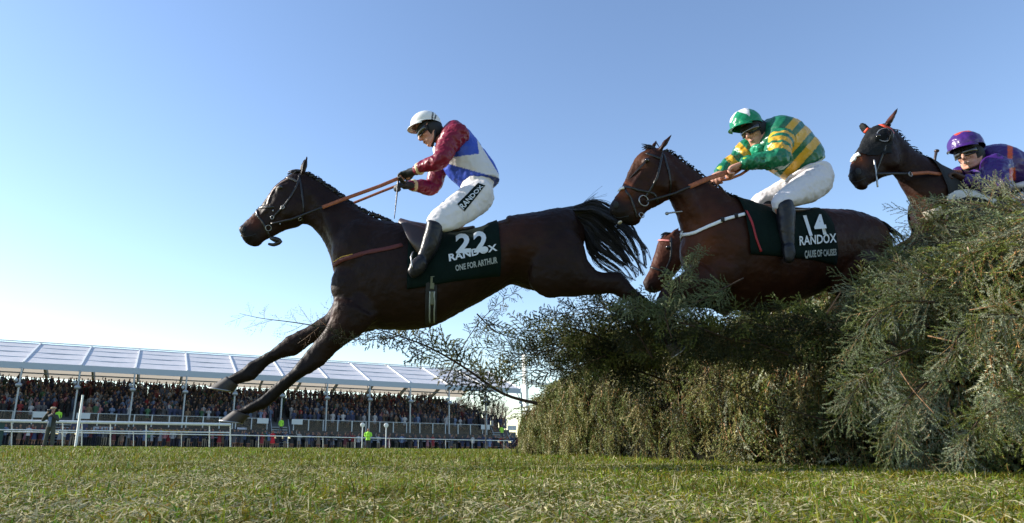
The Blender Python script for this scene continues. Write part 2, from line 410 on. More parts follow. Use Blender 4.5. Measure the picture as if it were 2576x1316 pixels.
PF = [spray_proto(L=.38, nside=7, nl=.04, nw=.0075, step=.008, sub=False) for _ in range(4)]
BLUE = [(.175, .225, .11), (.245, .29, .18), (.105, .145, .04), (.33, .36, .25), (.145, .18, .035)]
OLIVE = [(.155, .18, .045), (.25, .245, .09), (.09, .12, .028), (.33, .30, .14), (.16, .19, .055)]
DARK = [(.035, .048, .018), (.025, .036, .014), (.055, .06, .02)]  # dark needle tints; on the middle fence face they put shade into the colour
TOP = 1.5
def hk(Y, lo=.02): return math.sqrt(max(lo, 1 - (max(0, Y - 8.5) / 5.9) ** 2))
def hedge_core():
    """packed inner mass of the fence: a lumpy long mound"""
    a = Acc(); rings = []
    prof = [(0, -.05), (.02, .5), (.1, 1.0), (.28, 1.3), (.6, 1.38), (1.1, 1.36), (1.5, 1.2), (1.7, .7), (1.75, -.05)]
    ys = list(np.arange(2.2, 14.2, .3)) + [14.4, 14.7]
    for Y in ys:
        k = hk(Y, .03); r = []
        for (dx, z) in prof:
            n1 = noise.noise(Vector((dx * 2, Y * 1.4, z * 2))) * .1
            r.append(Vector((hedge_x(Y) + .14 + dx + n1 + (1 - k) * (.4 - dx * .3), Y, z * k * (1 + n1 * .4))))
        rings.append(r)
    n = len(prof); vs = [p for r in rings for p in r]; fs = []
    for i in range(len(rings) - 1):
        for j in range(n): q = (j + 1) % n; fs.append((i * n + j, i * n + q, i * n + n + q, i * n + n + j))
    fs.append(tuple(range(n))); fs.append(tuple(range((len(rings) - 1) * n, len(rings) * n))[::-1]); a.add(vs, fs); return a
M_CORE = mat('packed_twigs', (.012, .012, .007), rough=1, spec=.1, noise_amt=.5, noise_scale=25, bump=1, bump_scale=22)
def make_hedge():
    root = empty('brush_fence', (3.3, 6, 0), 'long racecourse jump packed with cut spruce boughs, tall green wall the horses are leaping', 'brush fence')
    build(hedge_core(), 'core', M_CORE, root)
    H = Sprays()
    def face(Y, z, near, n_up=0):
        k = hk(Y)
        t = z / TOP; bulge = .05 + .10 * math.sin(t * 3) - .55 * max(0, t - .62) ** 1.4 
        x = hedge_x(Y) + .1 - bulge + (1 - k) * .45 + (.16 * max(0, 5.3 - Y) * 0)
        return np.array([x, Y, z * k])
    def scatter(y0, y1, n, protos, pal, sc, hollow=1.5):
        for i in range(n):
            Y = rg.uniform(y0, y1); z = rg.uniform(.02, 1.0) ** .9 * TOP * .97; p = face(Y, z, 1); t = z / TOP
            nn = noise.noise(Vector((3.1, Y * 1.7, z * 2.6))) + .5 * noise.noise(Vector((9.1, Y * 4.7, z * 5)))
            if nn < -.08 and rg.random() < .88: continue
            p[0] -= .10 * nn * hollow
            out = np.array([-1, -.19, 0]) ; down = np.array([0, 0, -1.])
            d = down * rg.uniform(.6, 1.2) + out * rg.uniform(.05, .5) + np.array([0, rg.normal(0, .33), 0])
            if t > .82: d = down * rg.uniform(-.1, .7) + out * rg.uniform(.3, .9) + np.array([0, rg.normal(0, .5), 0])
            s = sc * rg.uniform(.7, 1.25); R = basis(d, out * 1.0 + np.array([rg.normal(0, .3), rg.normal(0, .45), .4]))
            p = p - d / np.linalg.norm(d) * .42 * s * .45 ; p[2] = max(p[2], .10); p[0] += rg.uniform(-.04, .16)
            tt = np.array(pal[rg.integers(len(pal))]) * rg.uniform(.6, 1.3)
            H.put(protos[rg.integers(len(protos))], p, R, s, tt, rg.uniform(.8, 2.5))
    def end_cap(n):
        for i in range(n):
            ph = rg.uniform(-1.35, 1.75); zz = rg.uniform(.05, 1) ** .8; rr = math.sqrt(max(0, 1 - (zz * .98) ** 2.2))
            Y = 12.6 + 1.9 * math.cos(ph) * rr; X = hedge_x(12.6) + .95 + .95 * -math.sin(ph) * (.25 + .75 * rr) ; z = .75 * TOP * zz
            out = np.array([-math.sin(ph), math.cos(ph), .2]); d = np.array([0, 0, -1.]) + out * rg.uniform(.1, .6) + rg.normal(0, .25, 3)
            H.put(PF[rg.integers(4)], np.array([X, Y, z]) + out * rg.uniform(-.1, .06), basis(d, out), rg.uniform(.6, 1), np.array(OLIVE[rg.integers(5)]) * rg.uniform(.8, 1.3))
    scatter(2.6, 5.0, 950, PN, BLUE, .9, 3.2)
    scatter(5.0, 6.4, 420, PM, BLUE + DARK + OLIVE, 1.0)  # dark needles mixed in here paint the shade under the leaping horses
    scatter(6.4, 9.5, 1100, PM, OLIVE + DARK, .85)  # painted shade carried on along this stretch by the dark needles
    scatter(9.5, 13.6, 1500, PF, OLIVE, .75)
    end_cap(450)
    # the top, tousled where it is near
    for i in range(620):
        Y = 2.6 + 11.3 * rg.random() ** 1.5; k = hk(Y)
        X = hedge_x(Y) + rg.uniform(.15, 1.7); z = (1.36 + rg.uniform(-.05, .06) + .05 * math.sin(Y * 3)) * k
        d = np.array([rg.normal(-.5, .6), rg.normal(0, .6), rg.uniform(-.1, .45)]); near = Y < 6.5
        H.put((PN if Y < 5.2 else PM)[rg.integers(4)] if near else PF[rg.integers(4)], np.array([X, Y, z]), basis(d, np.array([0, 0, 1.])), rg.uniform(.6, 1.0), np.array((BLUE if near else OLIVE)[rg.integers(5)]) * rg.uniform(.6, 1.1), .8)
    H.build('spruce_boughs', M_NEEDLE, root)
    return root
make_hedge()

# loose boughs: each one is a thing, a main stem through picture-traced points at chosen depths
M_WOOD = mat('spruce_bark', (.05, .03, .018), rough=.85, noise_amt=.4, noise_scale=60, bump=.4, bump_scale=90)
def bough(pts, label, r=.012, sprays=12, protos=None, pal=None, sc=.8, spread=.9, t0=.05, droop=-.15, bare=0, droopz=0, side_bias=0, tip=True, tb=1.0):
    """pts: list of (x, y, Y) picture px + depth"""
    P = [at(x, y, Y) for (x, y, Y) in pts]
    r = r * .7; a = Acc(); n = len(P)
    for q in range(1, n): P[q] = P[q] + Vector((rnd.gauss(0, .018), rnd.gauss(0, .018), rnd.gauss(0, .018)))
    a.chain(P, [r * (1 - .8 * i / (n - 1)) for i in range(n)], n=7, sub=4)
    root = build(a, 'spruce_bough', M_WOOD); tag(root, label, 'spruce branch', 'loose boughs knocked out of the fence')
    H = Sprays(); protos = protos or PB; pal = pal or OLIVE; sprays = int(sprays * 1.6)
    seg = [0]
    for i in range(n - 1): seg.append(seg[-1] + (P[i + 1] - P[i]).length)
    for i in range(sprays):
        t = t0 + (1 - t0) * (i + rg.uniform(0, .8)) / sprays; t = min(t, .995); s = t * seg[-1]; k = max(j for j in range(n - 1) if seg[j] <= s)
        f = (s - seg[k]) / max(seg[k + 1] - seg[k], 1e-6); p = P[k].lerp(P[k + 1], f); T = np.array((P[k + 1] - P[k]).normalized())
        sg = 1 if i % 2 else -1; lat = np.cross(T, np.array([0, 1., 0])); lat /= np.linalg.norm(lat)
        d = T * rg.uniform(.5, .95) + lat * sg * spread * rg.uniform(.4, 1.1) + np.array([0, rg.normal(0, .45), 0]) + np.array([0, 0, droop])
        H.put(protos[rg.integers(len(protos))], np.array(p), basis(d, np.array([rg.normal(0, .5), -1, rg.normal(0, .5)])), sc * rg.uniform(.55, 1.1) * (1.1 - .45 * t), np.array(pal[rg.integers(len(pal))]) * rg.uniform(.7, 1.2) * tb, rg.uniform(.6, 1.5))
    if tip: H.put(protos[0], np.array(P[-1]), basis(np.array((P[-1] - P[-2]).normalized()), np.array([0, -1, .2])), sc * .7, np.array(pal[0]))
    H.build('needle_sprays', M_NEEDLE, root); return root
# ================================================================ grandstand
SO = Vector((-40.2, 65.6, 0)); SD = Vector((.922, .3875, 0)); SN = Vector((-.3875, .922, 0))
def sp(i, n, z): 
    p = SO + SD * (5 * i) + SN * n; return Vector((p.x, p.y, z - .045 * max(i, -3)))
M_ROOF = mat('white_tent_fabric', (.72, .71, .73), rough=.5, spec=.3, trans=.2, bump=.5, bump_scale=1.2, stretch=(1, 1, .3), noise_amt=.07, noise_scale=1.5)
M_ALU = mat('grey_aluminium', (.32, .36, .40), rough=.45, metal=.3)
M_WHITE = mat('white_paint', (.78, .78, .76), rough=.4)
M_FASC = mat('pale_fascia', (.36, .43, .52), rough=.5)
M_BLACK = mat('black_board', (.012, .014, .018), rough=.4)
M_DARKW = mat('dark_weathered_boards', (.018, .022, .024), rough=.9, noise_amt=.4, noise_scale=.8)
M_GREYD = mat('grey_decking', (.09, .10, .11), rough=.8)
M_GLASS = mat('smoked_panel', (.05, .07, .09), rough=.2, spec=.6)
M_SIGN = mat('pale_sign', (.55, .6, .62), rough=.5)
M_LIN = mat('beige_lining', (.50, .44, .37), rough=.8, trans=.5)
I0, I1 = -3, 11
def glassy():
    m = bpy.data.materials.new('clear_glass_panel'); m.use_nodes = True; N = m.node_tree.nodes; L = m.node_tree.links; b = N['Principled BSDF']; b.inputs['Base Color'].default_value = (.02, .03, .04, 1); b.inputs['Roughness'].default_value = .1; b.inputs['Specular IOR Level'].default_value = .25
    t = N.new('ShaderNodeBsdfTransparent'); x = N.new('ShaderNodeMixShader'); x.inputs[0].default_value = .35; L.new(t.outputs[0], x.inputs[1]); L.new(b.outputs[0], x.inputs[2]); L.new(x.outputs[0], N['Material Output'].inputs[0]); return m
M_GLASS = glassy()
def make_stand():
    root = empty('grandstand', sp(4, 0, 0), 'long temporary grandstand under a white tent roof, packed with racegoers beyond the rails', 'grandstand')
    ZE, ZR, ZB = 7.75, 10.75, 7.75; FH = .62
    # roof panels, each bay between rafters
    a = Acc(); ll = Acc()
    for i in range(I0, I1):
        for (n0, z0, n1, z1, acc) in ((0, ZE, 9, ZR, a), (9, ZR, 18, ZB, ll)):
            V = []; Q = 8
            for u in range(Q + 1):
                for v in range(Q + 1):
                    fu, fv = u / Q, v / Q; sag = -.06 * math.sin(math.pi * fu) * math.sin(math.pi * fv) + .02 * noise.noise(Vector((i * 3 + fu * 5, fv * 7, 0)))
                    V.append(sp(i + fu, n0 + (n1 - n0) * fv, z0 + (z1 - z0) * fv + sag))
            acc.add(V, [(u * (Q + 1) + v, (u + 1) * (Q + 1) + v, (u + 1) * (Q + 1) + v + 1, u * (Q + 1) + v + 1) for u in range(Q) for v in range(Q)])
    rf = build(a, 'roof', M_ROOF, root); build(ll, 'rear_roof', M_LIN, root)
    for i in range(I0, I1 + 1):
        r = Acc(); r.beam(sp(i, -.06, ZE + .02), sp(i, 9, ZR + .05), .13, .13); r.beam(sp(i, 9, ZR + .1), sp(i, 18, ZB + .06), .16, .16); build(r, 'rafter', M_WHITE, rf, False)
        if i < I1: 
            r = Acc(); r.beam(sp(i, 9.5, ZR - .45), sp(i, 17.8, ZB - .25), .14, .4); build(r, 'roof_truss', M_GREYD, root, False)
    for nn_ in (2.3, 4.6, 6.9):
        q = Acc(); q.beam(sp(I0, nn_, ZE + nn_ / 3 - .02), sp(I1, nn_, ZE + nn_ / 3 - .02), .09, .06); build(q, 'purlin', M_FASC, rf, False)
    a = Acc(); a.beam(sp(I0, 9, ZR + .14), sp(I1, 9, ZR + .14), .2, .12); build(a, 'ridge_beam', M_WHITE, rf, False)
    a = Acc(); a.beam(sp(I0, -.08, ZE - FH / 2), sp(I1, -.08, ZE - FH / 2), .1, FH); build(a, 'fascia', M_FASC, root, False)
    a = Acc(); a.beam(sp(I0, .35, ZE - FH - .35), sp(I1 - 1, .35, ZE - FH - .35), .1, .12); build(a, 'eave_rail', M_GREYD, root, False)
    for i in range(I0, I1 + 1):
        c = Acc(); c.beam(sp(i, -.25, gzs(*sp(i, 0, 0).xy) + .045 * max(i, -3)), sp(i, -.25, ZE - .5), .13, .13)
        c.beam(sp(i, -.25, ZE - 1.6), sp(i, .9, ZE - .5), .07, .07); build(c, 'column', M_ALU, root, False)
        l = Acc(); p = sp(i, -.5, ZE - 2.2); l.ell(p, (.3, .3, .22)); l.beam(p, sp(i, -.2, ZE - 1.7), .06); l.ell(p + Vector((-.3, .0, .45)), (.16, .16, .2)); build(l, 'floodlight', M_ALU, root)
    # tiers
    t = Acc()
    for k in range(13):
        n = 1.0 + k * 1.0; z = 2.35 + k * .29
        t.beam(sp(I0, n, z - .5), sp(10.9 - .08 * k, n, z - .5), 1.0, 1.0)
    build(t, 'tiered_decking', M_GREYD, root, False)
    for (a_, b_) in ((I0, .55), (1.1, 4.75), (5.3, 10.2)):
        w_ = Acc(); w_.beam(sp(a_, -.4, 1.45), sp(b_, -.4, 1.45), .12, .95); build(w_, 'fascia_board', M_BLACK, root, False)
        g = Acc(); g.beam(sp(a_, .15, 2.5), sp(b_, .15, 2.5), .05, 1.1); build(g, 'barrier_panel', M_GLASS, root, False)
        h = Acc(); h.beam(sp(a_, .1, 3.12), sp(b_, .1, 3.12), .07, .07); build(h, 'handrail', M_ALU, root, False)
        x = a_
        while x <= b_: 
            q = Acc(); q.beam(sp(x, .02, 1.95), sp(x, .02, 3.15), .09, .09); build(q, 'barrier_post', M_SIGN, root, False); x += .33
    s_ = Acc(); s_.beam(sp(I0, .4, .3), sp(I1, .4, .3), .1, 1.6); build(s_, 'undercroft_wall', M_DARKW, root, False)
    for x in (.8, 5.0, 10.35):
        s = Acc()
        for k in range(8): s.beam(sp(x - .17, -1.6 + .28 * k, .35 + .27 * k), sp(x + .17, -1.6 + .28 * k, .35 + .27 * k), .3, .08)
        s.beam(sp(x - .19, -1.7, 1.0), sp(x - .19, .4, 3.1), .06, .06); s.beam(sp(x + .19, -1.7, 1.0), sp(x + .19, .4, 3.1), .06, .06)
        build(s, 'stair', M_ALU, root, False)
        for sg in (-1, 1):
            q = Acc(); q.beam(sp(x + sg * .37 - .12, -.15, 2.85), sp(x + sg * .37 + .12, -.15, 2.85), .04, .55); build(q, 'notice_board', M_SIGN, root, False)
    for (x, n, z, L_, h, c) in ((2.8, -.5, 1.55, .8, .3, (.45, .27, .03)), (1.55, -.5, 1.6, .35, .5, (.35, .37, .42)), (1.55, -.52, 1.25, .35, .16, (.45, .03, .08)), (-.4, -.5, 2.0, .22, .12, (.6, .6, .6)), (-.4, -.5, 1.75, .22, .1, (.6, .6, .6)),
                                (2.9, -.5, 1.02, 1.9, .05, (.4, .42, .45)), (4.2, -.5, 2.0, .2, .2, (.4, .42, .5)), (6.4, -.5, 1.06, 1.7, .07, (.6, .6, .6)), (8.6, -.5, 1.06, 1.5, .07, (.5, .5, .5)), (10.9, -.5, 1.2, .5, .25, (.4, .42, .45))):
        q = Acc(); q.beam(sp(x - L_ / 2, n, z), sp(x + L_ / 2, n, z), .03, h); build(q, 'advert_panel', mat('panel_print', c, rough=.5, noise_amt=.5, noise_scale=3), root, False)
    # round club badge board with pale script
    q = Acc(); q.beam(sp(.98, -.5, 1.7), sp(1.28, -.5, 1.7), .05, .9); build(q, 'advert_panel', mat('navy_print', (.03, .035, .09), rough=.5), root, False)
    return root
make_stand()

# ---------------------------------------------------------------- crowd
def person_mat():
    m = bpy.data.materials.new('spectator'); m.use_nodes = True; t = m.node_tree; N = t.nodes; L = t.links; b = N['Principled BSDF']; b.inputs['Roughness'].default_value = .7
    a = N.new('ShaderNodeAttribute'); a.attribute_name = 'tint'; o = N.new('ShaderNodeObjectInfo'); mx = N.new('ShaderNodeMix'); mx.data_type = 'RGBA'
    L.new(a.outputs['Alpha'], mx.inputs[0]); L.new(a.outputs['Color'], mx.inputs[6]); L.new(o.outputs['Color'], mx.inputs[7]); L.new(mx.outputs[2], b.inputs['Base Color']); return m
M_PERS = person_mat()
SKIN = (.30, .16, .11)
def person_acc(pose, dress):
    a = Acc(); h = Vector((0, 0, 0))
    for s in (-1, 1):
        a.chain([(s * .10, 0, .04), (s * .10, .0, .45), (s * .09, 0, .88)], [.045, .06, .085], n=8, sub=2); a.chain([(s * .10, .02, .04), (s * .11, -.14, .035)], [.045, .035], n=8, sub=1)
    a.chain([(0, 0, .82), (0, 0, 1.0), (0, 0, 1.2), (0, 0, 1.38), (0, 0, 1.45)], [.15, .14, .155, .175, .09], n=12, sub=2, flat=.7, side=Vector((1, 0, 0)))
    if dress: a.chain([(0, 0, .48), (0, 0, .8), (0, 0, 1.0)], [.23, .19, .14], n=12, sub=2, flat=.8, side=Vector((1, 0, 0)))
    a.chain([(0, 0, 1.4), (0, -.02, 1.56)], [.055, .055], n=8, sub=1); a.ell((0, -.02, 1.62), (.078, .098, .115), n=10, mm=8)
    AR = {'down': [((.19, 0, 1.38), (.25, .02, 1.1), (.22, -.06, .85))] * 2, 'cam': [((.19, 0, 1.38), (.26, -.12, 1.18), (.08, -.22, 1.58))] * 2,
          'up': [((.19, 0, 1.4), (.28, -.05, 1.6), (.22, -.08, 1.88)), ((.19, 0, 1.38), (.26, 0, 1.12), (.12, -.2, 1.1))], 'fold': [((.19, 0, 1.38), (.26, -.02, 1.12), (.06, -.2, 1.12))] * 2}[pose]
    for s, arm in zip((-1, 1), AR): a.chain([(s * p[0], p[1], p[2]) for p in arm], [.055, .045, .035], n=8, sub=2)
    return a
def make_person(i, pose, dress, legs, hair):
    me = remesh(person_acc(pose, dress), 'person', .03, smooth=1, factor=.4); co = verts_np(me); n = len(co); c = np.ones((n, 4), dtype=np.float32)
    x, y, z = np.abs(co[:, 0]), co[:, 1], co[:, 2]; c[:, :3] = SKIN; c[:, 3] = 0
    body = (z > .8) & (z < 1.47); 
    if dress: body = (z > .5) & (z < 1.47)
    if pose == 'down': body &= ~((x > .17) & (z < .93))
    if pose == 'cam': body &= ~((y < -.17) & (z > 1.4))
    if pose == 'up': body |= (z > 1.47) & (z < 1.78) & (x > .15)
    c[body, 3] = 1
    if not dress: lg = (z <= .8); c[lg, :3] = legs
    c[z < .08, :3] = (.02, .02, .02)
    hr = (z > 1.55) & (x < .12) & ((z > 1.68) | (y > -.01)); c[hr, :3] = hair; c[hr, 3] = 0
    a = me.attributes.new('tint', 'FLOAT_COLOR', 'POINT'); a.data.foreach_set('color', c.ravel()); me.materials.append(M_PERS); me.polygons.foreach_set('use_smooth', np.ones(len(me.polygons), dtype=bool))
    return me
PV = [('down', 0, (.03, .03, .05), (.04, .025, .015)), ('cam', 0, (.05, .05, .06), (.02, .015, .01)), ('up', 0, (.25, .2, .14), (.08, .05, .03)), ('fold', 1, SKIN, (.3, .18, .07)),
      ('cam', 1, SKIN, (.10, .05, .025)), ('down', 1, SKIN, (.04, .02, .01)), ('fold', 0, (.02, .02, .02), (.12, .11, .10))]
PM_ = [make_person(i, *p) for i, p in enumerate(PV)]
TOPS = {'black': (.012, .012, .014), 'navy': (.02, .03, .08), 'grey': (.07, .07, .08), 'white': (.4, .4, .42), 'red': (.25, .015, .02), 'pale blue': (.14, .2, .33), 'tan': (.16, .11, .07), 'maroon': (.10, .015, .02), 'green': (.04, .12, .06), 'pink': (.3, .13, .15)}
TW = ['black'] * 7 + ['navy'] * 6 + ['grey'] * 4 + ['white'] * 3 + ['red', 'maroon', 'green', 'pink'] + ['pale blue'] * 3 + ['tan'] * 2
PT = {0: 'standing with arms down', 1: 'with hands raised to face', 2: 'with one arm raised', 3: 'with folded arms', 4: 'holding up a phone', 5: 'standing with arms down', 6: 'with folded arms'}
def put_person(me, p, rz, col, label, group, s=1.0):
    o = bpy.data.objects.new('person', me); COL.objects.link(o); o.location = p; o.rotation_euler = (0, 0, rz); o.scale = (s * rnd.uniform(.95, 1.12), s * rnd.uniform(.95, 1.12), s); o.color = (*col, 1)
    return tag(o, label, 'person', group)
def make_crowd():
    face = math.atan2(SD.y, SD.x)
    n = 178
    for k in range(n):
        i = -1.6 + 12.9 * (k + rnd.uniform(-.4, .4)) / n; row = k % 2; nn = -2.6 - row * .8 + rnd.uniform(-.3, .3); v = rnd.randrange(7); c = rnd.choice(TW); p = sp(i, nn, 0); p.z = gzs(p.x, p.y)
        j = Vector(TOPS[c]) * rnd.uniform(.7, 1.2); kind = 'dress' if PV[v][1] else 'top'
        put_person(PM_[v], p, face + rnd.gauss(-.15, .35), j, 'racegoer in %s %s %s, behind the far rail' % (c, kind, PT[v]), '%s %s racegoers %s at ground level' % (c, kind, PT[v]), rnd.uniform(.93, 1.08))
    m = 112
    for k in range(m):
        i = -1.5 + 12.2 * (k + rnd.uniform(-.3, .3)) / m
        if abs(i - .82) < .25 or abs(i - 5.02) < .25: continue
        v = rnd.randrange(7); c = rnd.choice(TW); p = sp(i, 1.0 + rnd.uniform(-.2, .2), 2.35)
        put_person(PM_[v], p, face + rnd.gauss(-.1, .3), Vector(TOPS[c]) * rnd.uniform(.7, 1.2), 'racegoer in %s %s %s, in the grandstand front row' % (c, 'dress' if PV[v][1] else 'top', PT[v]), '%s %s racegoers %s in the front row' % (c, 'dress' if PV[v][1] else 'top', PT[v]), rnd.uniform(.93, 1.06))
    # the mass on the tiers above
    protos = []
    for pose in ('down', 'cam', 'up', 'fold'):
        a = Acc(); a.chain([(0, 0, .3), (0, 0, 1.0), (0, 0, 1.38), (0, 0, 1.5)], [.16, .15, .18, .06], n=6, sub=1, flat=.7, side=Vector((1, 0, 0))); nb = len(a.v)
        for s in (-1, 1):
            e = (s * .26, -.05, 1.12) if not (pose == 'up' and s < 0) else (s * .3, -.05, 1.62); h = {'down': (s * .22, -.08, .88), 'cam': (s * .07, -.2, 1.6), 'up': (s * .2, -.1, 1.9) if s < 0 else (.1, -.2, 1.1), 'fold': (s * .05, -.2, 1.12)}[pose]
            a.chain([(s * .19, 0, 1.38), e, h], [.05, .045, .04], n=5, sub=1)
        nt_ = len(a.v); a.ell((0, -.02, 1.63), (.085, .10, .12), n=7, mm=6)
        me = a.mesh('t'); tri = []
        for f in a.f:
            for q in range(1, len(f) - 1): tri.append((f[0], f[q], f[q + 1]))
        bpy.data.meshes.remove(me); protos.append((np.array(a.v), np.array(tri), nt_))
    V = []; F = []; C = []; o = 0
    for k in range(1, 13):
        z = 2.35 + k * .29; n = 1.0 + k
        x = -1.9
        while x < 10.85 - .1 * k:
            x += rnd.uniform(.085, .14) * (1.25 if k == 12 else 1)
            if abs(x - .95 - .02 * k) < .12 and k < 8 or abs(x - 5.2) < .1 and k < 7: continue
            pv, pf, nh = protos[rnd.choice([0, 0, 1, 1, 2, 3])]; p = sp(x, n + rnd.uniform(-.2, .2), z + rnd.uniform(-.08, .1)); th = face + rnd.gauss(0, .3); c_, s_ = math.cos(th), math.sin(th); sc = rnd.uniform(.94, 1.07)
            W = pv * sc; W = np.stack([W[:, 0] * c_ - W[:, 1] * s_ + p.x, W[:, 0] * s_ + W[:, 1] * c_ + p.y, W[:, 2] + p.z], 1)
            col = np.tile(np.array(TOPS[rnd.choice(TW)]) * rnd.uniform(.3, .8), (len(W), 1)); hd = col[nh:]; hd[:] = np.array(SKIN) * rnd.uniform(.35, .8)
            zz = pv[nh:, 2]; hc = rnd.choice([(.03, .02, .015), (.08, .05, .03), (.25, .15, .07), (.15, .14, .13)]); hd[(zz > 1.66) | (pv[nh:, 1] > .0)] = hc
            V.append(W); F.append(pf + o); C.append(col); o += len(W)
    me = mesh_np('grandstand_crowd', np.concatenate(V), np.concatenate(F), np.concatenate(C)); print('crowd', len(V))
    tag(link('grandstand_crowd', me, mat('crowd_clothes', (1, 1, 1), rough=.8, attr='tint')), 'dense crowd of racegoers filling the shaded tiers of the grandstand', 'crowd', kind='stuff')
make_crowd()
# special people
def vis(me, p, rz, c, label, cat_group=None): return put_person(me, p, rz, c, label, None)
face = math.atan2(SD.y, SD.x)
HV = (.35, .75, .05)
for (x, y, Yd, v, lab) in ((925, 1130, 62, 6, 'steward in a bright lime green jacket before the far rail'),):
    p = at(x, y, Yd); p.z = gzs(p.x, p.y); put_person(PM_[v], p, 0, HV, lab, None, 1.12)
for (i, n, z, lab) in ((5.0, -.9, 1.5, 'steward in a lime green vest on the middle stair of the grandstand'), (10.35, -.9, 1.4, 'steward in a lime green vest on the right-hand stair of the grandstand'), (.75, -.6, 1.7, 'steward in a lime green jacket on the left stair just behind the photographer')):
    put_person(PM_[0], sp(i, n, z), face, HV, lab, None)
put_person(PM_[3], sp(4.75, -3.6, gzs(*sp(4.75, -3.6, 0).xy) + .2), face, (.6, .01, .02), 'woman in a scarlet dress at ground level left of the lime jacketed steward', None, 1.05)

# the photographer at the left, by the white post
def make_photographer():
    Yd = 31.5; foot = at(121, 1122, Yd); foot.z = gzs(foot.x, foot.y)
    root = empty('person', foot, 'man in a flat cap and dark jacket raising a camera beside the tall white post', 'person')
    def P(x, y, z): return foot + Vector((x, y, z))
    a = Acc(); 
    for s in (-1, 1): a.chain([P(s * .17, 0, .05), P(s * .14, 0, .48), P(s * .09, 0, .9)], [.05, .06, .09], n=10); a.chain([P(s * .17, .03, .05), P(s * .2, -.15, .04)], [.05, .04], n=8)
    a.chain([P(0, 0, .85), P(0, 0, 1.1), P(0, 0, 1.36), P(0, 0, 1.46)], [.15, .15, .18, .08], n=12, flat=.7, side=Vector((1, 0, 0)))
    a.chain([P(0, 0, 1.42), P(0, -.03, 1.56)], [.055, .055]); a.ell(P(0, -.04, 1.63), (.08, .1, .12))
    for s in (-1, 1): a.chain([P(s * .19, 0, 1.38), P(s * .34, -.12, 1.18), P(s * .08, -.24, 1.56)], [.06, .05, .035], n=8); a.ell(P(s * .08, -.25, 1.58), (.04, .04, .05))
    build_me = remesh(a, 'body', .022, 2); link('body', build_me, mat('skin_far', SKIN, rough=.5), root)
    b = Acc(); b.chain([P(0, 0, .84), P(0, 0, 1.1), P(0, 0, 1.36), P(0, 0, 1.45)], [.19, .18, .2, .1], n=14, flat=.75, side=Vector((1, 0, 0)))
    for s in (-1, 1): b.chain([P(s * .17, 0, 1.38), P(s * .35, -.12, 1.17), P(s * .14, -.22, 1.46)], [.075, .07, .05], n=10)
    link('jacket', remesh(b, 'jacket', .022, 1), mat('dark_wax_jacket', (.035, .04, .035), rough=.8, bump=.3), root)
    c = Acc(); c.box(P(0, -.175, 1.1), (.07, .02, .22)); build(c, 'shirt', mat('blue_shirt', (.12, .17, .25)), root)
    d = Acc()
    for s in (-1, 1): d.chain([P(s * .17, 0, .1), P(s * .14, 0, .48), P(s * .09, 0, .9)], [.085, .085, .12], n=10)
    link('trousers', remesh(d, 'trousers', .022, 1), mat('grey_green_trousers', (.06, .065, .05), rough=.9, bump=.3), root)
    e = Acc(); e.ell(P(0, -.02, 1.72), (.12, .14, .055)); e.ell(P(0, -.13, 1.69), (.08, .07, .02)); build(e, 'flat_cap', mat('tan_cap', (.42, .33, .22), rough=.9), root)
    g = Acc(); g.box(P(0, -.25, 1.6), (.07, .04, .05)); g.chain([P(0, -.28, 1.6), P(0, -.42, 1.6)], [.04, .045]); t = build(g, 'camera', M_BLACK); tag(t, 'black camera held to the face of the man in the flat cap', 'camera')
make_photographer()

# ---------------------------------------------------------------- rails
def rail_run(name, label, pts, hts, w, posts, cat='rail', group=None, second=None, lean=0):
    root = empty(name, (0, 0, 0), label, cat, group); root.location = pts[0]
    for h, ww in zip(hts, w):
        a = Acc()
        for i in range(len(pts) - 1): a.chain([pts[i] + Vector((0, 0, h)), pts[i + 1] + Vector((0, 0, h))], [ww / 2, ww / 2], n=10, sub=1)
        build(a, 'rail_tube', M_PLAST, root)
    for p in posts:
        a = Acc(); a.chain([p + Vector((0, .35, 0)), p + Vector((0, .12, hts[0] - .25)), p + Vector((0, 0, hts[0]))], [.032, .03, .028], n=8, sub=3); build(a, 'post', M_PLAST, root)
    return root
M_PLAST = mat('white_plastic_rail', (.66, .68, .68), rough=.35, noise_amt=.08, noise_scale=6)
def G(x, y, Y):
    p = at(x, y, Y); p.z = gzs(p.x, p.y); return p
YL = lambda x: 33.6 + 3.6 * x / 574.0
p0, p1 = G(-160, 1122, YL(-160)), G(574, 1130, YL(574))
rail_run('running_rail', 'white plastic running rail with two tubes in front of the photographer on the left', [p0, p1], [1.2, .78], [.15, .07], [G(x, 1125, YL(x)) for x in (-110, 17, 147, 196, 269, 360, 521, 574)])
p0, p1 = G(574, 1130, 60), G(1275, 1134, 76)
rail_run('running_rail', 'thin white running rail along the crowd from the raised hooves to the fence', [G(-100, 1126, 57), G(574, 1130, 61), G(1290, 1134, 77)], [1.12], [.09], [G(x, 1130, 61 + 16 * (x - 574) / 700.) for x in (150, 330, 452, 577, 648, 722, 811, 892, 979, 1052, 1121, 1188, 1268)])
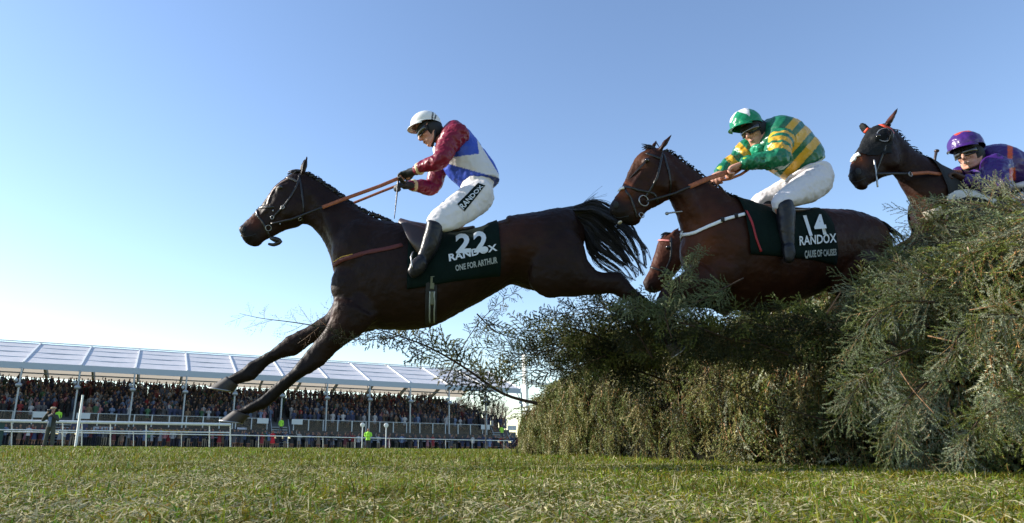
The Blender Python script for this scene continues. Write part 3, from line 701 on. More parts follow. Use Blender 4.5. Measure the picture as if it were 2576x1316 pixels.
# tall square post beside photographer
a = Acc(); b0 = G(190, 1122, 32.5); a.beam(b0, b0 + Vector((0, 0, 1.75)), .095, .095); a.beam(b0 + Vector((0, 0, 1.75)), b0 + Vector((0, 0, 2.38)), .075, .075)
t = build(a, 'marker_post', M_PLAST, None, False); tag(t, 'tall square white post standing on the turf right of the photographer', 'post')
for x, lab in ((910, 'white pole with a round disc on top, left of the pair by the far rail'), (970, 'white pole with a round disc on top, right of the pair by the far rail')):
    b0 = G(x, 1133, 60); r = empty('disc_pole', b0, lab, 'pole', 'disc topped poles'); a = Acc(); a.chain([b0, b0 + Vector((0, 0, 2.05))], [.045, .04], n=8, sub=1); build(a, 'pole', M_PLAST, r)
    a = Acc(); a.ell(b0 + Vector((0, 0, 2.13)), (.2, .05, .2)); build(a, 'disc', M_PLAST, r)
a = Acc(); b0 = G(-2, 1123, 33.5); a.beam(b0 + Vector((-.5, 0, 0)), b0 + Vector((-.5, 0, 1.1)), .9, .6); t = build(a, 'equipment_box', mat('green_box', (.01, .05, .045), rough=.6), None, False); tag(t, 'dark green box standing at the far left end of the running rail', 'box')
# white gantry behind the fence
b0 = G(1326, 1130, 22); r = empty('white_gantry', b0, 'white painted post with a cross bar rising behind the far end of the fence', 'gantry')
a = Acc(); a.beam(b0, b0 + Vector((0, 0, 3.05)), .13, .13); build(a, 'post', M_WHITE, r, False)
a = Acc(); a.beam(b0 + Vector((.07, 0, 2.15)), b0 + Vector((1.5, .3, 2.0)), .08, .1); build(a, 'cross_bar', M_WHITE, r, False)
# speaker mast at the right end of the stand
b0 = G(1222, 1120, 72); r = empty('speaker_mast', b0, 'dark mast carrying a cluster of round lamps at the right end of the stand', 'mast'); a = Acc(); a.beam(b0, b0 + Vector((0, 0, 6.2)), .1); build(a, 'mast', M_BLACK, r, False)
for dx, dz in ((-.3, 6.1), (-.35, 5.4), (.35, 5.0), (-.3, 4.9), (.0, 6.4)):
    a = Acc(); a.ell(b0 + Vector((dx, -.1, dz)), (.22, .15, .22)); build(a, 'lamp', M_BLACK, r)
# bare trees and scrub behind
def bare_tree(base, h, sp_, label, n=5):
    root = empty('bare_tree', base, label, 'tree'); a = Acc(); tw = Sprays(); out = []
    def grow(p, d, l, r, lev):
        q = p + d * l; a.chain([p, (p + q) / 2 + Vector((rnd.gauss(0, .04), rnd.gauss(0, .04), 0)) * l, q], [r, r * .8, r * .6], n=5, sub=1)
        if lev == 0: return
        for _ in range(4 if lev > 1 else 5):
            e = (d + Vector((rnd.gauss(0, sp_), rnd.gauss(0, sp_), rnd.uniform(-.1, .5)))).normalized(); grow(p.lerp(q, rnd.uniform(.5, 1)), e, l * rnd.uniform(.55, .8), r * .5, lev - 1)
    b = Acc(); b.chain([base, base + Vector((0, 0, h * .35))], [h * .03, h * .02], n=8); build(b, 'trunk', M_BARK, root)
    for _ in range(n): grow(base + Vector((0, 0, h * .3)), Vector((rnd.gauss(0, .5), rnd.gauss(0, .5), 1)).normalized(), h * .3, h * .012, 3)
    build(a, 'crown', M_BARK, root)
M_BARK = mat('grey_brown_bark', (.12, .09, .07), rough=.9)
for (x, Y, h, lab) in ((432, 120, 16.8, 'top of a bare tree showing above the tent roof'), (1215, 110, 8.6, 'pale bare tree right of the stand, behind the lamp mast'), (1262, 105, 8.0, 'bare scrubby tree just left of the end of the fence'), (1160, 125, 10.5, 'thin bare tree behind the open right end of the roof')):
    p = at(x, 1122, Y); p.z = -.3; bare_tree(p, h, .45, lab)
# ================================================================ horses and riders
A_ = zf(650, 450, 1.385); B_ = zf(1200, 320, 1.7316); C_ = zf(1500, 550, 2.1938); D_ = zf(1850, 300, 1.548)
E_ = zf(2550, 300, 2.393); J_ = zf(750, 480, 4.112); H_ = zf(2250, 320, 4.3875); HF = zf(1250, 330, 6.928); LG = zf(1850, 700, 2.632)
ZP = {HF: (1250, 330, 6.928), A_: (650, 450, 1.385), B_: (1200, 320, 1.7316), H_: (2250, 320, 4.3875), E_: (2550, 300, 2.393), D_: (1850, 300, 1.548)}
def st(fn, Y, rows):
    """rows: tx,ty,bx,by,halfwidth[,Y[,egg]] in zoom coordinates -> loft stations"""
    out = []
    for r in rows:
        y = r[5] if len(r) > 5 and r[5] else Y; e = r[6] if len(r) > 6 else 0
        out.append((at(*fn(r[0], r[1]), y), at(*fn(r[2], r[3]), y), r[4], e))
    return out
def pts(fn, Y, rows): return [at(*fn(r[0], r[1]), r[2] if len(r) > 2 else Y) for r in rows]
def pixz(co, fn):
    """where each point lies, in the coordinates of one traced crop (used to lay out dyed pattern)"""
    ox, oy, s = ZP[fn]; P = co - np.array(CAM); r = np.array(CR); u = np.array(CU); f = np.array(_F); z = P @ f
    x = CX + FPX * (P @ r) / z; y = CY - FPX * (P @ u) / z; return (x / K - ox) * s, (y / K - oy) * s
def coat(name, rough=.38):
    m = mat(name, (1, 1, 1), rough=rough + .14, spec=.15, attr='tint', noise_amt=.25, noise_scale=9, bump=.25, bump_scale=30)
    return m
def horse_body(acc, name, base, dark, darkpts, root, m, vox=.011, redpts=(), mus=.006):
    def disp(co, no):
        v = fbm(co, 11, 1., 6); d = fbm(co, 7, mus, 1) + fbm(co, 24, mus * .35, 2) + mus * .45 * np.clip(1 - np.abs(v) * 9, 0, 1); return co + no * d[:, None]
    me = remesh(acc, name, vox, smooth=13, displace=disp); co = verts_np(me); c = np.tile(np.array(base), (len(co), 1))
    for (p, r, f) in redpts:
        k = np.clip(1.4 - np.linalg.norm(co - np.array(p), axis=1) / r, 0, 1)[:, None]; c = c * (1 - k) + np.array(f) * k
    for (p, r) in darkpts:
        k = np.clip(1.6 - np.linalg.norm(co - np.array(p), axis=1) / r, 0, 1)[:, None]; c = c * (1 - k) + np.array(dark) * k
    paint(me, c); o = link('body', me, m, root); return o, bvh(me)
def ear(acc, base, tip, r, side=Vector((0, 1, 0))):
    b, t = Vector(base), Vector(tip); acc.chain([b, b.lerp(t, .35), b.lerp(t, .75), t], [r * .8, r, r * .6, .004], n=12, flat=.55, side=side)
M_LEATHER = mat('black_leather', (.012, .010, .009), rough=.35, bump=.2, bump_scale=60)
M_TAN = mat('tan_rein_rubber', (.30, .085, .03), rough=.6, noise_amt=.25, noise_scale=40)
M_STEEL = mat('bit_steel', (.35, .35, .35), rough=.4, metal=1)
M_EYE = mat('dark_eye', (.01, .006, .004), rough=.05, spec=.8)
M_HAIR = mat('black_hair', (.010, .009, .010), rough=.42, spec=.5)
M_HOOF = mat('dark_hoof', (.028, .021, .016), rough=.6, noise_amt=.3, noise_scale=30)
M_CLOTH = mat('dark_green_cloth', (.002, .009, .007), spec=.15, rough=.85, bump=.35, bump_scale=14, noise_amt=.15)
M_LETTER = mat('white_lettering', (.62, .66, .7), rough=.6)
M_GREYL = mat('grey_lettering', (.33, .36, .35), rough=.7)
M_SADDLE = mat('dark_brown_saddle', (.035, .017, .011), rough=.35, coat=.2)
M_BIND = mat('red_binding', (.30, .012, .018), rough=.6)
M_BOOT = mat('black_boot', (.010, .010, .013), rough=.35, spec=.3, bump=.25, bump_scale=12)
M_WHITEB = mat('white_breeches', (.66, .63, .63), rough=.7, bump=.35, bump_scale=9, noise_amt=.06, noise_scale=9)
M_SKIN = mat('skin', (.50, .25, .17), rough=.5, noise_amt=.1, noise_scale=20)
M_HOOD = mat('black_hood', (.010, .011, .013), rough=.7)
M_GOG = mat('goggle_lens', (.02, .017, .012), rough=.08, spec=.9)
M_GLOVE = mat('black_glove', (.012, .012, .012), rough=.6)

def eye(p, root, r=.019):
    a = Acc(); a.ell(p, r); return build(a, 'eye', M_EYE, root)
def hoof(root, cap, heel, toe_t, heel_t, w):
    """hoof from coronet (cap..heel) to ground edge (toe_t..heel_t)"""
    a = Acc(); a.loft([(cap, heel, w * .8), (cap.lerp(toe_t, .5), heel.lerp(heel_t, .5), w * .92), (toe_t, heel_t, w * 1.05)], bulge=.05, n=18); o = build(a, 'hoof', M_HOOF, root)
    b = Acc(); c = (toe_t + heel_t) / 2; u = (toe_t - heel_t) / 2; V = []; n = 16; nn = u.cross(Vector((0, 1, 0))).normalized()
    for i in range(n + 1):
        t = math.radians(-150 + 300 * i / n); V.append(c + u * math.cos(t) + Vector((0, 1, 0)) * math.sin(t) * w)
    b.chain(V, [.006] * (n + 1), n=6, sub=1); build(b, 'shoe', M_STEEL, o)
def tail_strands(root, top, bot, n, r=.0035, name='tail', spread=.06, wisps=.2, Yj=.05):
    """hair strands interpolated between an upper and a lower flow line (3D point lists of equal length)"""
    a = Acc(); rr = random.Random(3)
    m = len(top); NC = 44; ck = [(rr.uniform(0, 6), rr.uniform(.3, 1.4) * spread, rr.gauss(0, Yj), rr.uniform(.85, 1.15), rr.uniform(.5, 1.3)) for _ in range(NC)]
    for i in range(n):
        c = rr.randrange(NC); ph, am, yo, e, sp_ = ck[c]; t0 = (c + .5) / NC; e = min(e * rr.uniform(.8, 1.06), 1.15); dt = rr.gauss(0, 1) * sp_ / NC; p2 = rr.uniform(0, 6); k = max(3, int((m - 1) * min(e, 1)) + 1); P = []
        for j in range(k):
            s = j / (m - 1); tt = t0 + dt * (1.6 - 1.1 * s) + .06 * math.sin(ph + s * 4) * s + .015 * math.sin(p2 + s * 7)
            p = top[j].lerp(bot[j], min(max(tt, -.08), 1.08)) + Vector((math.sin(ph + 4.4 * s), 0, math.cos(ph * 1.7 + 5.2 * s))) * am * s * s + Vector((0, yo * (.3 + s) + rr.gauss(0, .008), 0)); P.append(p)
        a.chain(P, [r * (1.2 - 1.05 * j / (k - 1)) for j in range(k)], n=4, sub=4)
    return build(a, name, M_HAIR, root)
def plaited_mane(root, line, m=M_HAIR, r=.018, n=26, tuft=True):
    a = Acc(); L = len(line) - 1
    for i in range(n):
        t = i / (n - 1) * L; k = min(int(t), L - 1); p = line[k].lerp(line[k + 1], t - k); q = line[min(k + 1, L)] - line[k]
        d = q.normalized(); s = 1 + .35 * math.sin(i * 2.4)
        up = Vector((0, 1, 0)).cross(d); up = up if up.z > 0 else -up
        a.ell(p - up * .004, (r * 1.5 * s, r * .9, r * s), n=8, mm=6)
        for _ in range(7 if tuft else 0):
            e = p + up * rnd.uniform(-.01, .012) + d * rnd.uniform(-.01, .05) + Vector((0, rnd.uniform(-.05, .02), 0)); a.chain([p, p.lerp(e, .5) + up * .01, e], [.005, .004, .001], n=4, sub=2)
    return build(a, 'mane', m, root)
def number_cloth(root, bv, x0, x1, zc, zlow0, zlow1, Yc, name='saddle_cloth', m=M_CLOTH, off=.014, dx_low=0, farlow=True):
    """cloth laid over the back between world x0..x1, hanging to height zlow, following the body"""
    a = Acc(); NU, NT = 22, 34; V = []; 
    for u in range(NU + 1):
        x = x0 + (x1 - x0) * u / NU; zl = zlow0 + (zlow1 - zlow0) * u / NU; yc = Yc(x) if callable(Yc) else Yc
        col = []
        for t in range(NT + 1):
            an = math.radians(-118 + 236 * t / NT); d = Vector((0, -math.sin(an), math.cos(an))); o = Vector((x, yc, zc)) + d * 1.2
            h = bv.ray_cast(o, -d); p = (h[0] + h[1] * off) if h[0] is not None else Vector((x, yc, zc)) + d * .25
            if p.z < zl: p = Vector((p.x, p.y, zl))
            p.x += dx_low * max(0, (zc + .3 - p.z)); p += Vector((0, 0, 0)); p.y += .004 * math.sin(x * 60) * (1 if t > NT / 2 else -1); col.append(p)
        V += col
    n = NT + 1; fs = []
    for u in range(NU):
        for t in range(NT):
            q = (u * n + t, u * n + t + 1, (u + 1) * n + t + 1, (u + 1) * n + t)
            pts_ = [V[i] for i in q]
            if (pts_[0] - pts_[1]).length < 1e-4 and (pts_[2] - pts_[3]).length < 1e-4: continue
            fs.append(q)
    a.add(V, fs); o = build(a, name, m, root); so_ = o.modifiers.new('s', 'SOLIDIFY'); so_.thickness = .002; so_.offset = 0
    return o, BVHTree.FromPolygons([tuple(p) for p in V], fs)
def band(P, w, name, m, parent, th=.005, nrm=Vector((0, -1, 0))):
    P = [Vector(p) for p in P]; Q = []
    for i in range(len(P) - 1):
        for j in range(8): Q.append(P[i].lerp(P[i + 1], j / 8))
    Q.append(P[-1]); a = Acc(); a.add(*ribbon(Q, [nrm] * len(Q), w, th)); return build(a, name, m, parent)

# ---- rider pieces
def head_parts(acc, c, f, u):
    f = Vector(f).normalized(); u = Vector(u); u = (u - f * u.dot(f)).normalized(); l = u.cross(f); R = Matrix((f, l, u)).transposed()
    P = lambda a, b, d: c + f * a + l * b + u * d
    acc.ell(P(-.005, 0, .055), (.098, .077, .095), R)
    acc.ell(P(.04, 0, .0), (.058, .062, .085), R); acc.ell(P(.055, 0, -.055), (.043, .048, .045), R)
    acc.ell(P(.078, 0, -.088), (.02, .024, .018), R)                         # chin
    for s in (-1, 1):
        acc.ell(P(.068, s * .034, -.008), (.026, .024, .022), R)              # cheeks
        acc.ell(P(.085, s * .024, .048), (.012, .026, .01), R)                # brow
        acc.ell(P(-.005, s * .078, .005), (.018, .009, .03), R)               # ear
        acc.chain([P(.0, s * .062, -.03), P(.035, s * .05, -.075), P(.075, s * .018, -.088)], [.02, .017, .015], n=8)
    acc.chain([P(.092, 0, .035), P(.108, 0, .01), P(.12, 0, -.012)], [.009, .012, .014], n=8); acc.ell(P(.112, 0, -.018), (.014, .018, .009), R)
    acc.ell(P(.098, 0, -.043), (.012, .024, .006), R); acc.ell(P(.094, 0, -.060), (.012, .022, .007), R)
    return P, R
def face_extras(root, P, R, goggles=True, smile=False, band_m=None):
    a = Acc()
    for s in (-1, 1): a.ell(P(.084, s * .03, .024), (.012, .014, .012), R, 10, 8)
    build(a, 'eyes', mat('eye_white', (.3, .28, .26), rough=.2), root)
    a = Acc(); a.ell(P(.1015, 0, -.0515), (.008, .021 if not smile else .024, .0035 if not smile else .0045), R, 12, 8); build(a, 'mouth', mat('lips', (.16, .04, .035) if not smile else (.42, .33, .28), rough=.4), root)
    a = Acc(); a.ell(P(-.020, 0, .008), (.086, .090, .108), R, 20, 14); a.chain([P(0, .072, -.04), P(.035, .056, -.09), P(.06, 0, -.108), P(.035, -.056, -.09), P(0, -.072, -.04)], [.012, .009, .009, .009, .012], n=8)
    a.ell(P(.018, 0, .066), (.083, .081, .035), R, 20, 10); build(a, 'hood', M_HOOD, root)
    a = Acc(); V = []; n = 24
    for i in range(n + 1):                                                    # wrap-round goggles: rim band and lens
        t = math.radians(-80 + 160 * i / n); fr = .030 + .075 * math.cos(t); lt = .083 * math.sin(t); nose_ = .010 * math.exp(-(t / .2) ** 2)
        V.append([P(fr - .004, lt, .052), P(fr + .006, lt * 1.02, .046), P(fr + .010, lt * 1.02, .026), P(fr + .003, lt, .002 + nose_)])
    vs = [p for r in V for p in r]; fs = [(i * 4 + j, i * 4 + j + 1, i * 4 + j + 5, i * 4 + j + 4) for i in range(n) for j in range(3)]
    a.add(vs, fs); g = build(a, 'goggles', M_GOG, root); sm = g.modifiers.new('s', 'SOLIDIFY'); sm.thickness = .006
    b = Acc(); b.chain([p[0] for p in V], [.005] * len(V), n=6, sub=1); b.chain([p[3] for p in V], [.005] * len(V), n=6, sub=1)
    for s in (0, -1): b.chain([V[s][0], V[s][3]], [.006, .006], n=6, sub=1)
    build(b, 'goggle_frame', M_HOOD, g)
def helmet(root, c, f, u, r, mats, peak=.055, colf=None, wrinkle=.002, rimdrop=.16, poly=None):
    """poly = (crop, [(polygon, colour)...], base colour)"""
    f = Vector(f).normalized(); u = Vector(u); u = (u - f * u.dot(f)).normalized(); l = u.cross(f); a = Acc(); NP, NT_ = 34, 96; V = []
    for i in range(NP + 1):
        ph = math.radians(.5 + 98 * i / NP)
        for j in range(NT_):
            t = 2 * math.pi * j / NT_; k = 1.0 + (.04 if i > NP - 2 else 0); bk = -rimdrop * max(0, -math.cos(t)) * (i / NP) ** 3
            V.append(c + f * (math.sin(ph) * math.cos(t) * r[0] * k) + l * (math.sin(ph) * math.sin(t) * r[1] * k) + u * (r[2] * (math.cos(ph) + bk)))
    fs = [(i * NT_ + j, (i + 1) * NT_ + j, (i + 1) * NT_ + (j + 1) % NT_, i * NT_ + (j + 1) % NT_) for i in range(NP) for j in range(NT_)]; fs.append(tuple(range(NT_))[::-1]); a.add(V, fs)
    me = a.mesh('helmet_shell'); co = verts_np(me)
    me2 = me; o = link('helmet', me2, mats, root)
    loc = np.stack([(co - np.array(c)) @ np.array(f), (co - np.array(c)) @ np.array(l), (co - np.array(c)) @ np.array(u)], 1) / np.array(r)
    if wrinkle:
        no = np.empty(len(co) * 3, dtype=np.float32); me2.vertices.foreach_get('normal', no); co2 = co + no.reshape(-1, 3) * (fbm(co, 26, wrinkle, 5))[:, None]; me2.vertices.foreach_set('co', co2.astype(np.float32).ravel())
    sb = o.modifiers.new('sub', 'SUBSURF'); sb.levels = 1; sb.render_levels = 1
    if colf: paint(me2, np.array([colf(*p) for p in loc]))
    if poly:
        x, y = pixz(co, poly[0]); cc = np.tile(np.array(poly[2]), (len(co), 1))
        for (pg, cl_) in poly[1]:
            ins = np.zeros(len(co), dtype=bool); n_ = len(pg)
            for q in range(n_):
                x1, y1 = pg[q]; x2, y2 = pg[(q + 1) % n_]; cr_ = ((y1 > y) != (y2 > y)) & (x < (x2 - x1) * (y - y1) / ((y2 - y1) + 1e-9) + x1); ins ^= cr_
            cc[ins] = cl_
        paint(me2, cc); colf = lambda *a_: poly[2]
    b = Acc(); V = []; n = 20
    for i in range(n + 1):
        t = math.radians(-68 + 136 * i / n); q = 1 + (peak / r[0]) * max(0, math.cos(t * 1.25)); 
        for (kk, dz, tk) in ((.93, .02, 0), (.5 + q / 2, -.03, 0), (q, -.13, 0), (q, -.17, 0), (.5 + q / 2, -.09, 0), (.93, -.05, 0)):
            V.append(c + f * (math.cos(t) * r[0] * kk) + l * (math.sin(t) * r[1] * kk * .98) + u * r[2] * (dz - .12))
    b.add(V, [(i * 6 + j, i * 6 + (j + 1) % 6, i * 6 + 6 + (j + 1) % 6, i * 6 + 6 + j) for i in range(n) for j in range(6)] + [(5, 4, 3, 2, 1, 0), tuple(n * 6 + k for k in range(6))])
    pm = b.mesh('peak'); po = link('peak', pm, mats, o)
    if colf: paint(pm, np.array([colf(1, 0, -.2)] * len(pm.vertices)))
    return o
def hand(acc, wrist, knuck, down, side, s=1.0, curl=1.0):
    """closed hand: wrist -> knuckles direction, fingers curl towards 'down', thumb on 'side'"""
    w = Vector(wrist); k = Vector(knuck); d = (k - w).normalized(); dn = Vector(down); dn = (dn - d * dn.dot(d)).normalized(); sd = d.cross(dn); sd = sd if sd.dot(side) > 0 else -sd
    acc.chain([w, w.lerp(k, .35), w.lerp(k, .8), k], [.024 * s, .030 * s, .036 * s, .030 * s], n=12, flat=.55, side=sd)
    for i, (off, L_) in enumerate(((.030, .92), (.010, 1.0), (-.010, .95), (-.029, .8))):
        b = k + sd * off * s - d * .006; p1 = b + d * .030 * s * L_ + dn * .012 * s; p2 = p1 + dn * .028 * s * L_ * curl - d * .002; p3 = p2 - d * .024 * s * L_ * curl + dn * .004
        acc.chain([b, p1, p2, p3], [.0105 * s, .0100 * s, .0092 * s, .0075 * s], n=8, sub=3)
    b = w.lerp(k, .35) + sd * .026 * s; acc.chain([b, b + d * .030 * s + sd * .014 * s + dn * .012 * s, b + d * .055 * s + sd * .004 * s + dn * .024 * s], [.013 * s, .011 * s, .008 * s], n=8)
def folds(amp=.005, sc=8, seed=3, st_=(1, 1, 1)):
    def f(co, no):
        a = fbm(co, sc, 1.0, seed, st_); b = fbm(co, sc * 2.3, 1.0, seed + 4, st_); r = (1 - np.abs(a) * 2.2) * amp + b * amp * .35; return co + no * r[:, None]
    return f
def garment(acc, name, m, root, vox=.009, sm=3, amp=.005, sc=8, seed=3, colf=None, st_=(1, 1, 1)):
    me = remesh(acc, name, vox, smooth=sm, displace=folds(amp, sc, seed, st_)); 
    if colf: paint(me, colf(verts_np(me)))
    return link(name, me, m, root), me

def nostril(bv, root, x, y, r, fallY=5.0):
    p, n = hit(bv, x, y, fallY); R = n.to_track_quat('Z', 'Y').to_matrix(); a = Acc(); a.ell(p - n * .001, (r * .75, r * 1.15, r * .28), R); build(a, 'nostril', M_HOOD, root)
# ================================================================ leading horse, number 22
def horse_one():
    Y = 5.0; root = empty('horse', at(*A_(950, 600), Y) - Vector((0, 0, 0)), 'dark bay horse in the lead wearing number 22, stretched out above the turf', 'horse', 'race horses jumping the fence')
    a = Acc()
    a.loft(st(J_, Y, [(22, 975, 38, 1060, .036), (80, 925, 100, 1190, .05), (165, 830, 240, 1232, .055), (245, 738, 335, 1165, .05), (310, 675, 430, 1110, .056), (385, 562, 560, 1045, .07), (480, 448, 690, 985, .086), (600, 348, 785, 962, .094), (710, 275, 840, 930, .088), (850, 262, 890, 930, .078)]))
    neck = st(J_, Y, [(720, 275, 800, 930, .07), (880, 285, 900, 940, .078), (1040, 375, 985, 1000, .08), (1200, 485, 1070, 1100, .09), (1370, 610, 1150, 1240, .11)]) + st(A_, Y, [(668, 290, 543, 500, .135), (740, 330, 558, 570, .17), (820, 352, 566, 660, .21)])
    a.loft(neck)
    tors = st(A_, Y, [(770, 345, 562, 640, .19), (830, 352, 585, 720, .23), (900, 372, 680, 800, .262), (960, 382, 790, 818, .275), (1020, 392, 910, 816, .285), (1100, 392, 1005, 795, .29), (1180, 384, 1100, 745, .285), (1255, 358, 1200, 692, .275), (1330, 333, 1290, 640, .268)])
    tors += st(C_, Y, [(200, 302, 250, 752, .27), (330, 283, 335, 778, .275), (460, 262, 440, 800, .27), (570, 244, 560, 770, .25), (655, 250, 640, 680, .2), (712, 330, 715, 560, .12)])
    a.loft(tors, n=28)
    # shoulder, pectoral and haunch masses
    for (x, y, r, yy) in ((660, 500, (.18, .11, .26), 4.885), (640, 640, (.15, .09, .2), 4.87), (690, 730, (.16, .09, .15), 4.865)):
        for s in (-1, 1): a.ell(at(*A_(x, y), Y) + Vector((0, s * (Y - yy), 0)), r)
    a.ell(at(*A_(595, 620), Y), (.06, .13, .14))
    # forelegs
    near = st(A_, 4.84, [(555, 690, 740, 770, .095), (540, 760, 690, 830, .085), (510, 825, 610, 880, .065), (458, 885, 545, 940, .052), (405, 955, 495, 985, .047), (362, 1005, 425, 1022, .05), (325, 1035, 375, 1062, .046), (285, 1070, 330, 1100, .034), (245, 1105, 300, 1130, .034), (205, 1130, 262, 1162, .042), (165, 1152, 222, 1172, .038), (120, 1172, 182, 1188, .04)])
    a.loft(near)
    far = st(A_, 5.16, [(560, 690, 740, 770, .095), (520, 752, 610, 840, .08), (470, 788, 520, 858, .062), (412, 820, 462, 880, .05), (355, 848, 400, 925, .046), (310, 882, 345, 938, .05), (270, 912, 300, 955, .046), (232, 935, 270, 975, .035), (195, 952, 235, 1010, .034), (162, 985, 205, 1038, .042), (128, 1005, 160, 1048, .038), (88, 1026, 130, 1060, .04)])
    a.loft(far)
    # hind legs trailing
    for yy, dy in ((4.83, 0), (5.17, 6)):
        a.loft(st(C_, yy, [(430, 420, 400, 800, .10), (610, 360 + dy, 490, 854, .13), (728, 455, 580, 848, .13), (772, 590, 665, 842 + dy, .11), (845, 672 + dy, 745, 840, .08), (920, 678, 850, 828, .06), (985, 672 + dy, 930, 822, .058), (1025, 705, 965, 832, .05), (1080, 770, 1015, 858, .042), (1150, 830, 1090, 905, .036), (1220, 885, 1165, 955, .036), (1265, 920, 1205, 1000, .042), (1290, 960, 1230, 1030, .036)]))
    ear(a, at(*J_(840, 270), 4.95), at(*J_(910, 30), 4.97), .036); ear(a, at(*J_(815, 280), 5.06), at(*J_(880, 60), 5.05), .033)
    # cheek, eye socket, nostril, lips
    for s in (-1, 1):
        o = lambda x, y, d: at(*J_(x, y), Y) + Vector((0, s * d, 0))
        a.ell(o(730, 760, .065), (.10, .04, .10)); a.ell(o(600, 500, .07), (.045, .025, .03)); a.chain([o(560, 660, .062), o(420, 760, .055), o(300, 850, .045)], [.02, .018, .014])
        a.ell(o(85, 1020, .04), (.024, .016, .03))
        a.chain([o(900, 500, .035), o(1150, 800, .055), at(*A_(600, 480), Y) + Vector((0, s * .11, 0))], [.05, .06, .06])
    m = coat('dark_bay_coat', .36)
    dk = [(at(*A_(x, y), 4.95), .2) for (x, y) in ((280, 1080), (160, 1165), (200, 980), (100, 1040), (380, 1000))] + [(at(*C_(x, y), 5), .15) for (x, y) in ((980, 760), (1140, 860), (1240, 960))] + [(at(*J_(60, 1080), Y), .10)]
    red = [(at(*J_(170, 900), 4.95), .07, (.08, .022, .009)), (at(*A_(600, 520), 4.95), .14, (.04, .015, .008)), (at(*A_(1330, 400), 4.8), .22, (.035, .012, .006)), (at(*A_(560, 770), 4.85), .12, (.045, .015, .007))]
    body, bv = horse_body(a, 'horse_one', (.016, .007, .0045), (.007, .005, .0045), dk, root, m, redpts=red)
    for s, (fnr) in ((-1, 4.84), (1, 5.16)):
        pass
    hoof(root, at(*A_(122, 1168), 4.84), at(*A_(190, 1192), 4.84), at(*A_(60, 1214), 4.84), at(*A_(160, 1226), 4.84), .062)
    hoof(root, at(*A_(90, 1020), 5.16), at(*A_(140, 1060), 5.16), at(*A_(12, 1071), 5.16), at(*A_(118, 1088), 5.16), .062)
    for yy in (4.83, 5.17): hoof(root, at(*C_(1300, 965), yy), at(*C_(1235, 1035), yy), at(*C_(1365, 1030), yy), at(*C_(1280, 1085), yy), .055)
    for s in (-1, 1): eye(at(*J_(585, 505), Y) + Vector((0, s * .078, 0)), root)
    a = Acc()
    nostril(bv, root, *J_(72, 1000), .020); strap(bv, [J_(52, 1090), J_(110, 1095), J_(180, 1080), J_(240, 1060)], .006, 'mouth', M_HOOD, root, off=.001, th=.002)
    a = Acc(); a.ell(at(*J_(55, 1085), 4.99), (.012, .022, .008)); build(a, 'teeth', mat('teeth', (.6, .55, .45), rough=.4), root)
    plaited_mane(root, pts(J_, Y, [(900, 275), (1040, 352), (1150, 432), (1230, 480), (1350, 572), (1450, 655), (1530, 715), (1640, 765), (1830, 830)]) + pts(A_, Y, [(800, 345)]))
    fl = Acc(); 
    for k in range(26):
        p = at(*J_(800 + rnd.uniform(-40, 30), 235 + rnd.uniform(0, 30)), Y + rnd.uniform(-.03, .03)); q = at(*J_(640 + rnd.uniform(0, 90), 265 + rnd.uniform(-20, 40)), Y + rnd.uniform(-.05, .05)); fl.chain([p, p.lerp(q, .5) + Vector((0, 0, .012)), q], [.007, .006, .002], n=4)
    build(fl, 'forelock', M_HAIR, root)
    tp = pts(C_, 5.0, [(640, 240), (720, 215), (810, 185), (900, 215), (1010, 300), (1100, 420), (1150, 540), (1165, 660)]); bt = pts(C_, 5.0, [(680, 320), (720, 385), (760, 450), (790, 530), (830, 590), (900, 640), (980, 680), (1080, 740)])
    tail_strands(root, tp, bt, 1000, .0028, spread=.05, Yj=.06)
    tk = Acc(); tk.chain(pts(C_, 5.0, [(600, 275), (700, 260), (800, 270), (900, 340)]), [.05, .05, .04, .02], n=10); build(tk, 'dock', M_HAIR, root)
    # wisps lifting off the top of the tail
    tail_strands(root, pts(C_, 5.0, [(690, 240), (750, 190), (820, 140), (880, 95)]), pts(C_, 5.0, [(690, 250), (760, 220), (830, 180), (900, 200)]), 14, .0016, 'tail_wisps', .02, Yj=.02)
    # bridle
    br = strap(bv, [J_(265, 715), J_(380, 712), J_(490, 718)], .022, 'bridle', M_LEATHER, root, mirror=Y)
    strap(bv, [J_(240, 745), J_(260, 830), J_(320, 900), J_(365, 1000), J_(425, 1115)], .018, 'noseband', M_LEATHER, br, mirror=Y)
    strap(bv, [J_(800, 300), J_(780, 400), J_(700, 560), J_(600, 700), J_(480, 820), J_(455, 880)], .016, 'cheek_strap', M_LEATHER, br)
    strap(bv, [J_(640, 330), J_(720, 360), J_(790, 400)], .02, 'browband', mat('worn_leather', (.10, .085, .07), rough=.4), br, mirror=Y)
    strap(bv, [J_(800, 330), J_(830, 500), J_(850, 700), J_(835, 900)], .015, 'throat_lash', M_LEATHER, br)
    strap(bv, [J_(660, 345), J_(560, 400), J_(470, 480), J_(410, 590), J_(380, 690)], .012, 'forehead_strap', mat('worn_leather_b', (.3, .2, .17), rough=.4), br)
    for (x, y, R) in ((590, 720, .013), (800, 855, .015), (400, 985, .022), (455, 850, .013)):
        p, n = hit(bv, *J_(x, y)); ring(p + n * .012, R, .0032, 'bit_ring', M_STEEL, br, n)
    for (x, y) in ((460, 760), (245, 820), (550, 930)):
        p, n = hit(bv, *J_(x, y)); b = Acc(); b.ell(p + n * .005, (.006, .004, .008)); build(b, 'buckle', M_STEEL, br)
    b = Acc(); b.chain(pts(J_, 4.93, [(425, 1115), (480, 1130), (550, 1160), (470, 1200), (400, 1190)]), [.012, .022, .018, .015, .01], n=8); build(b, 'chin_pad', M_LEATHER, br)
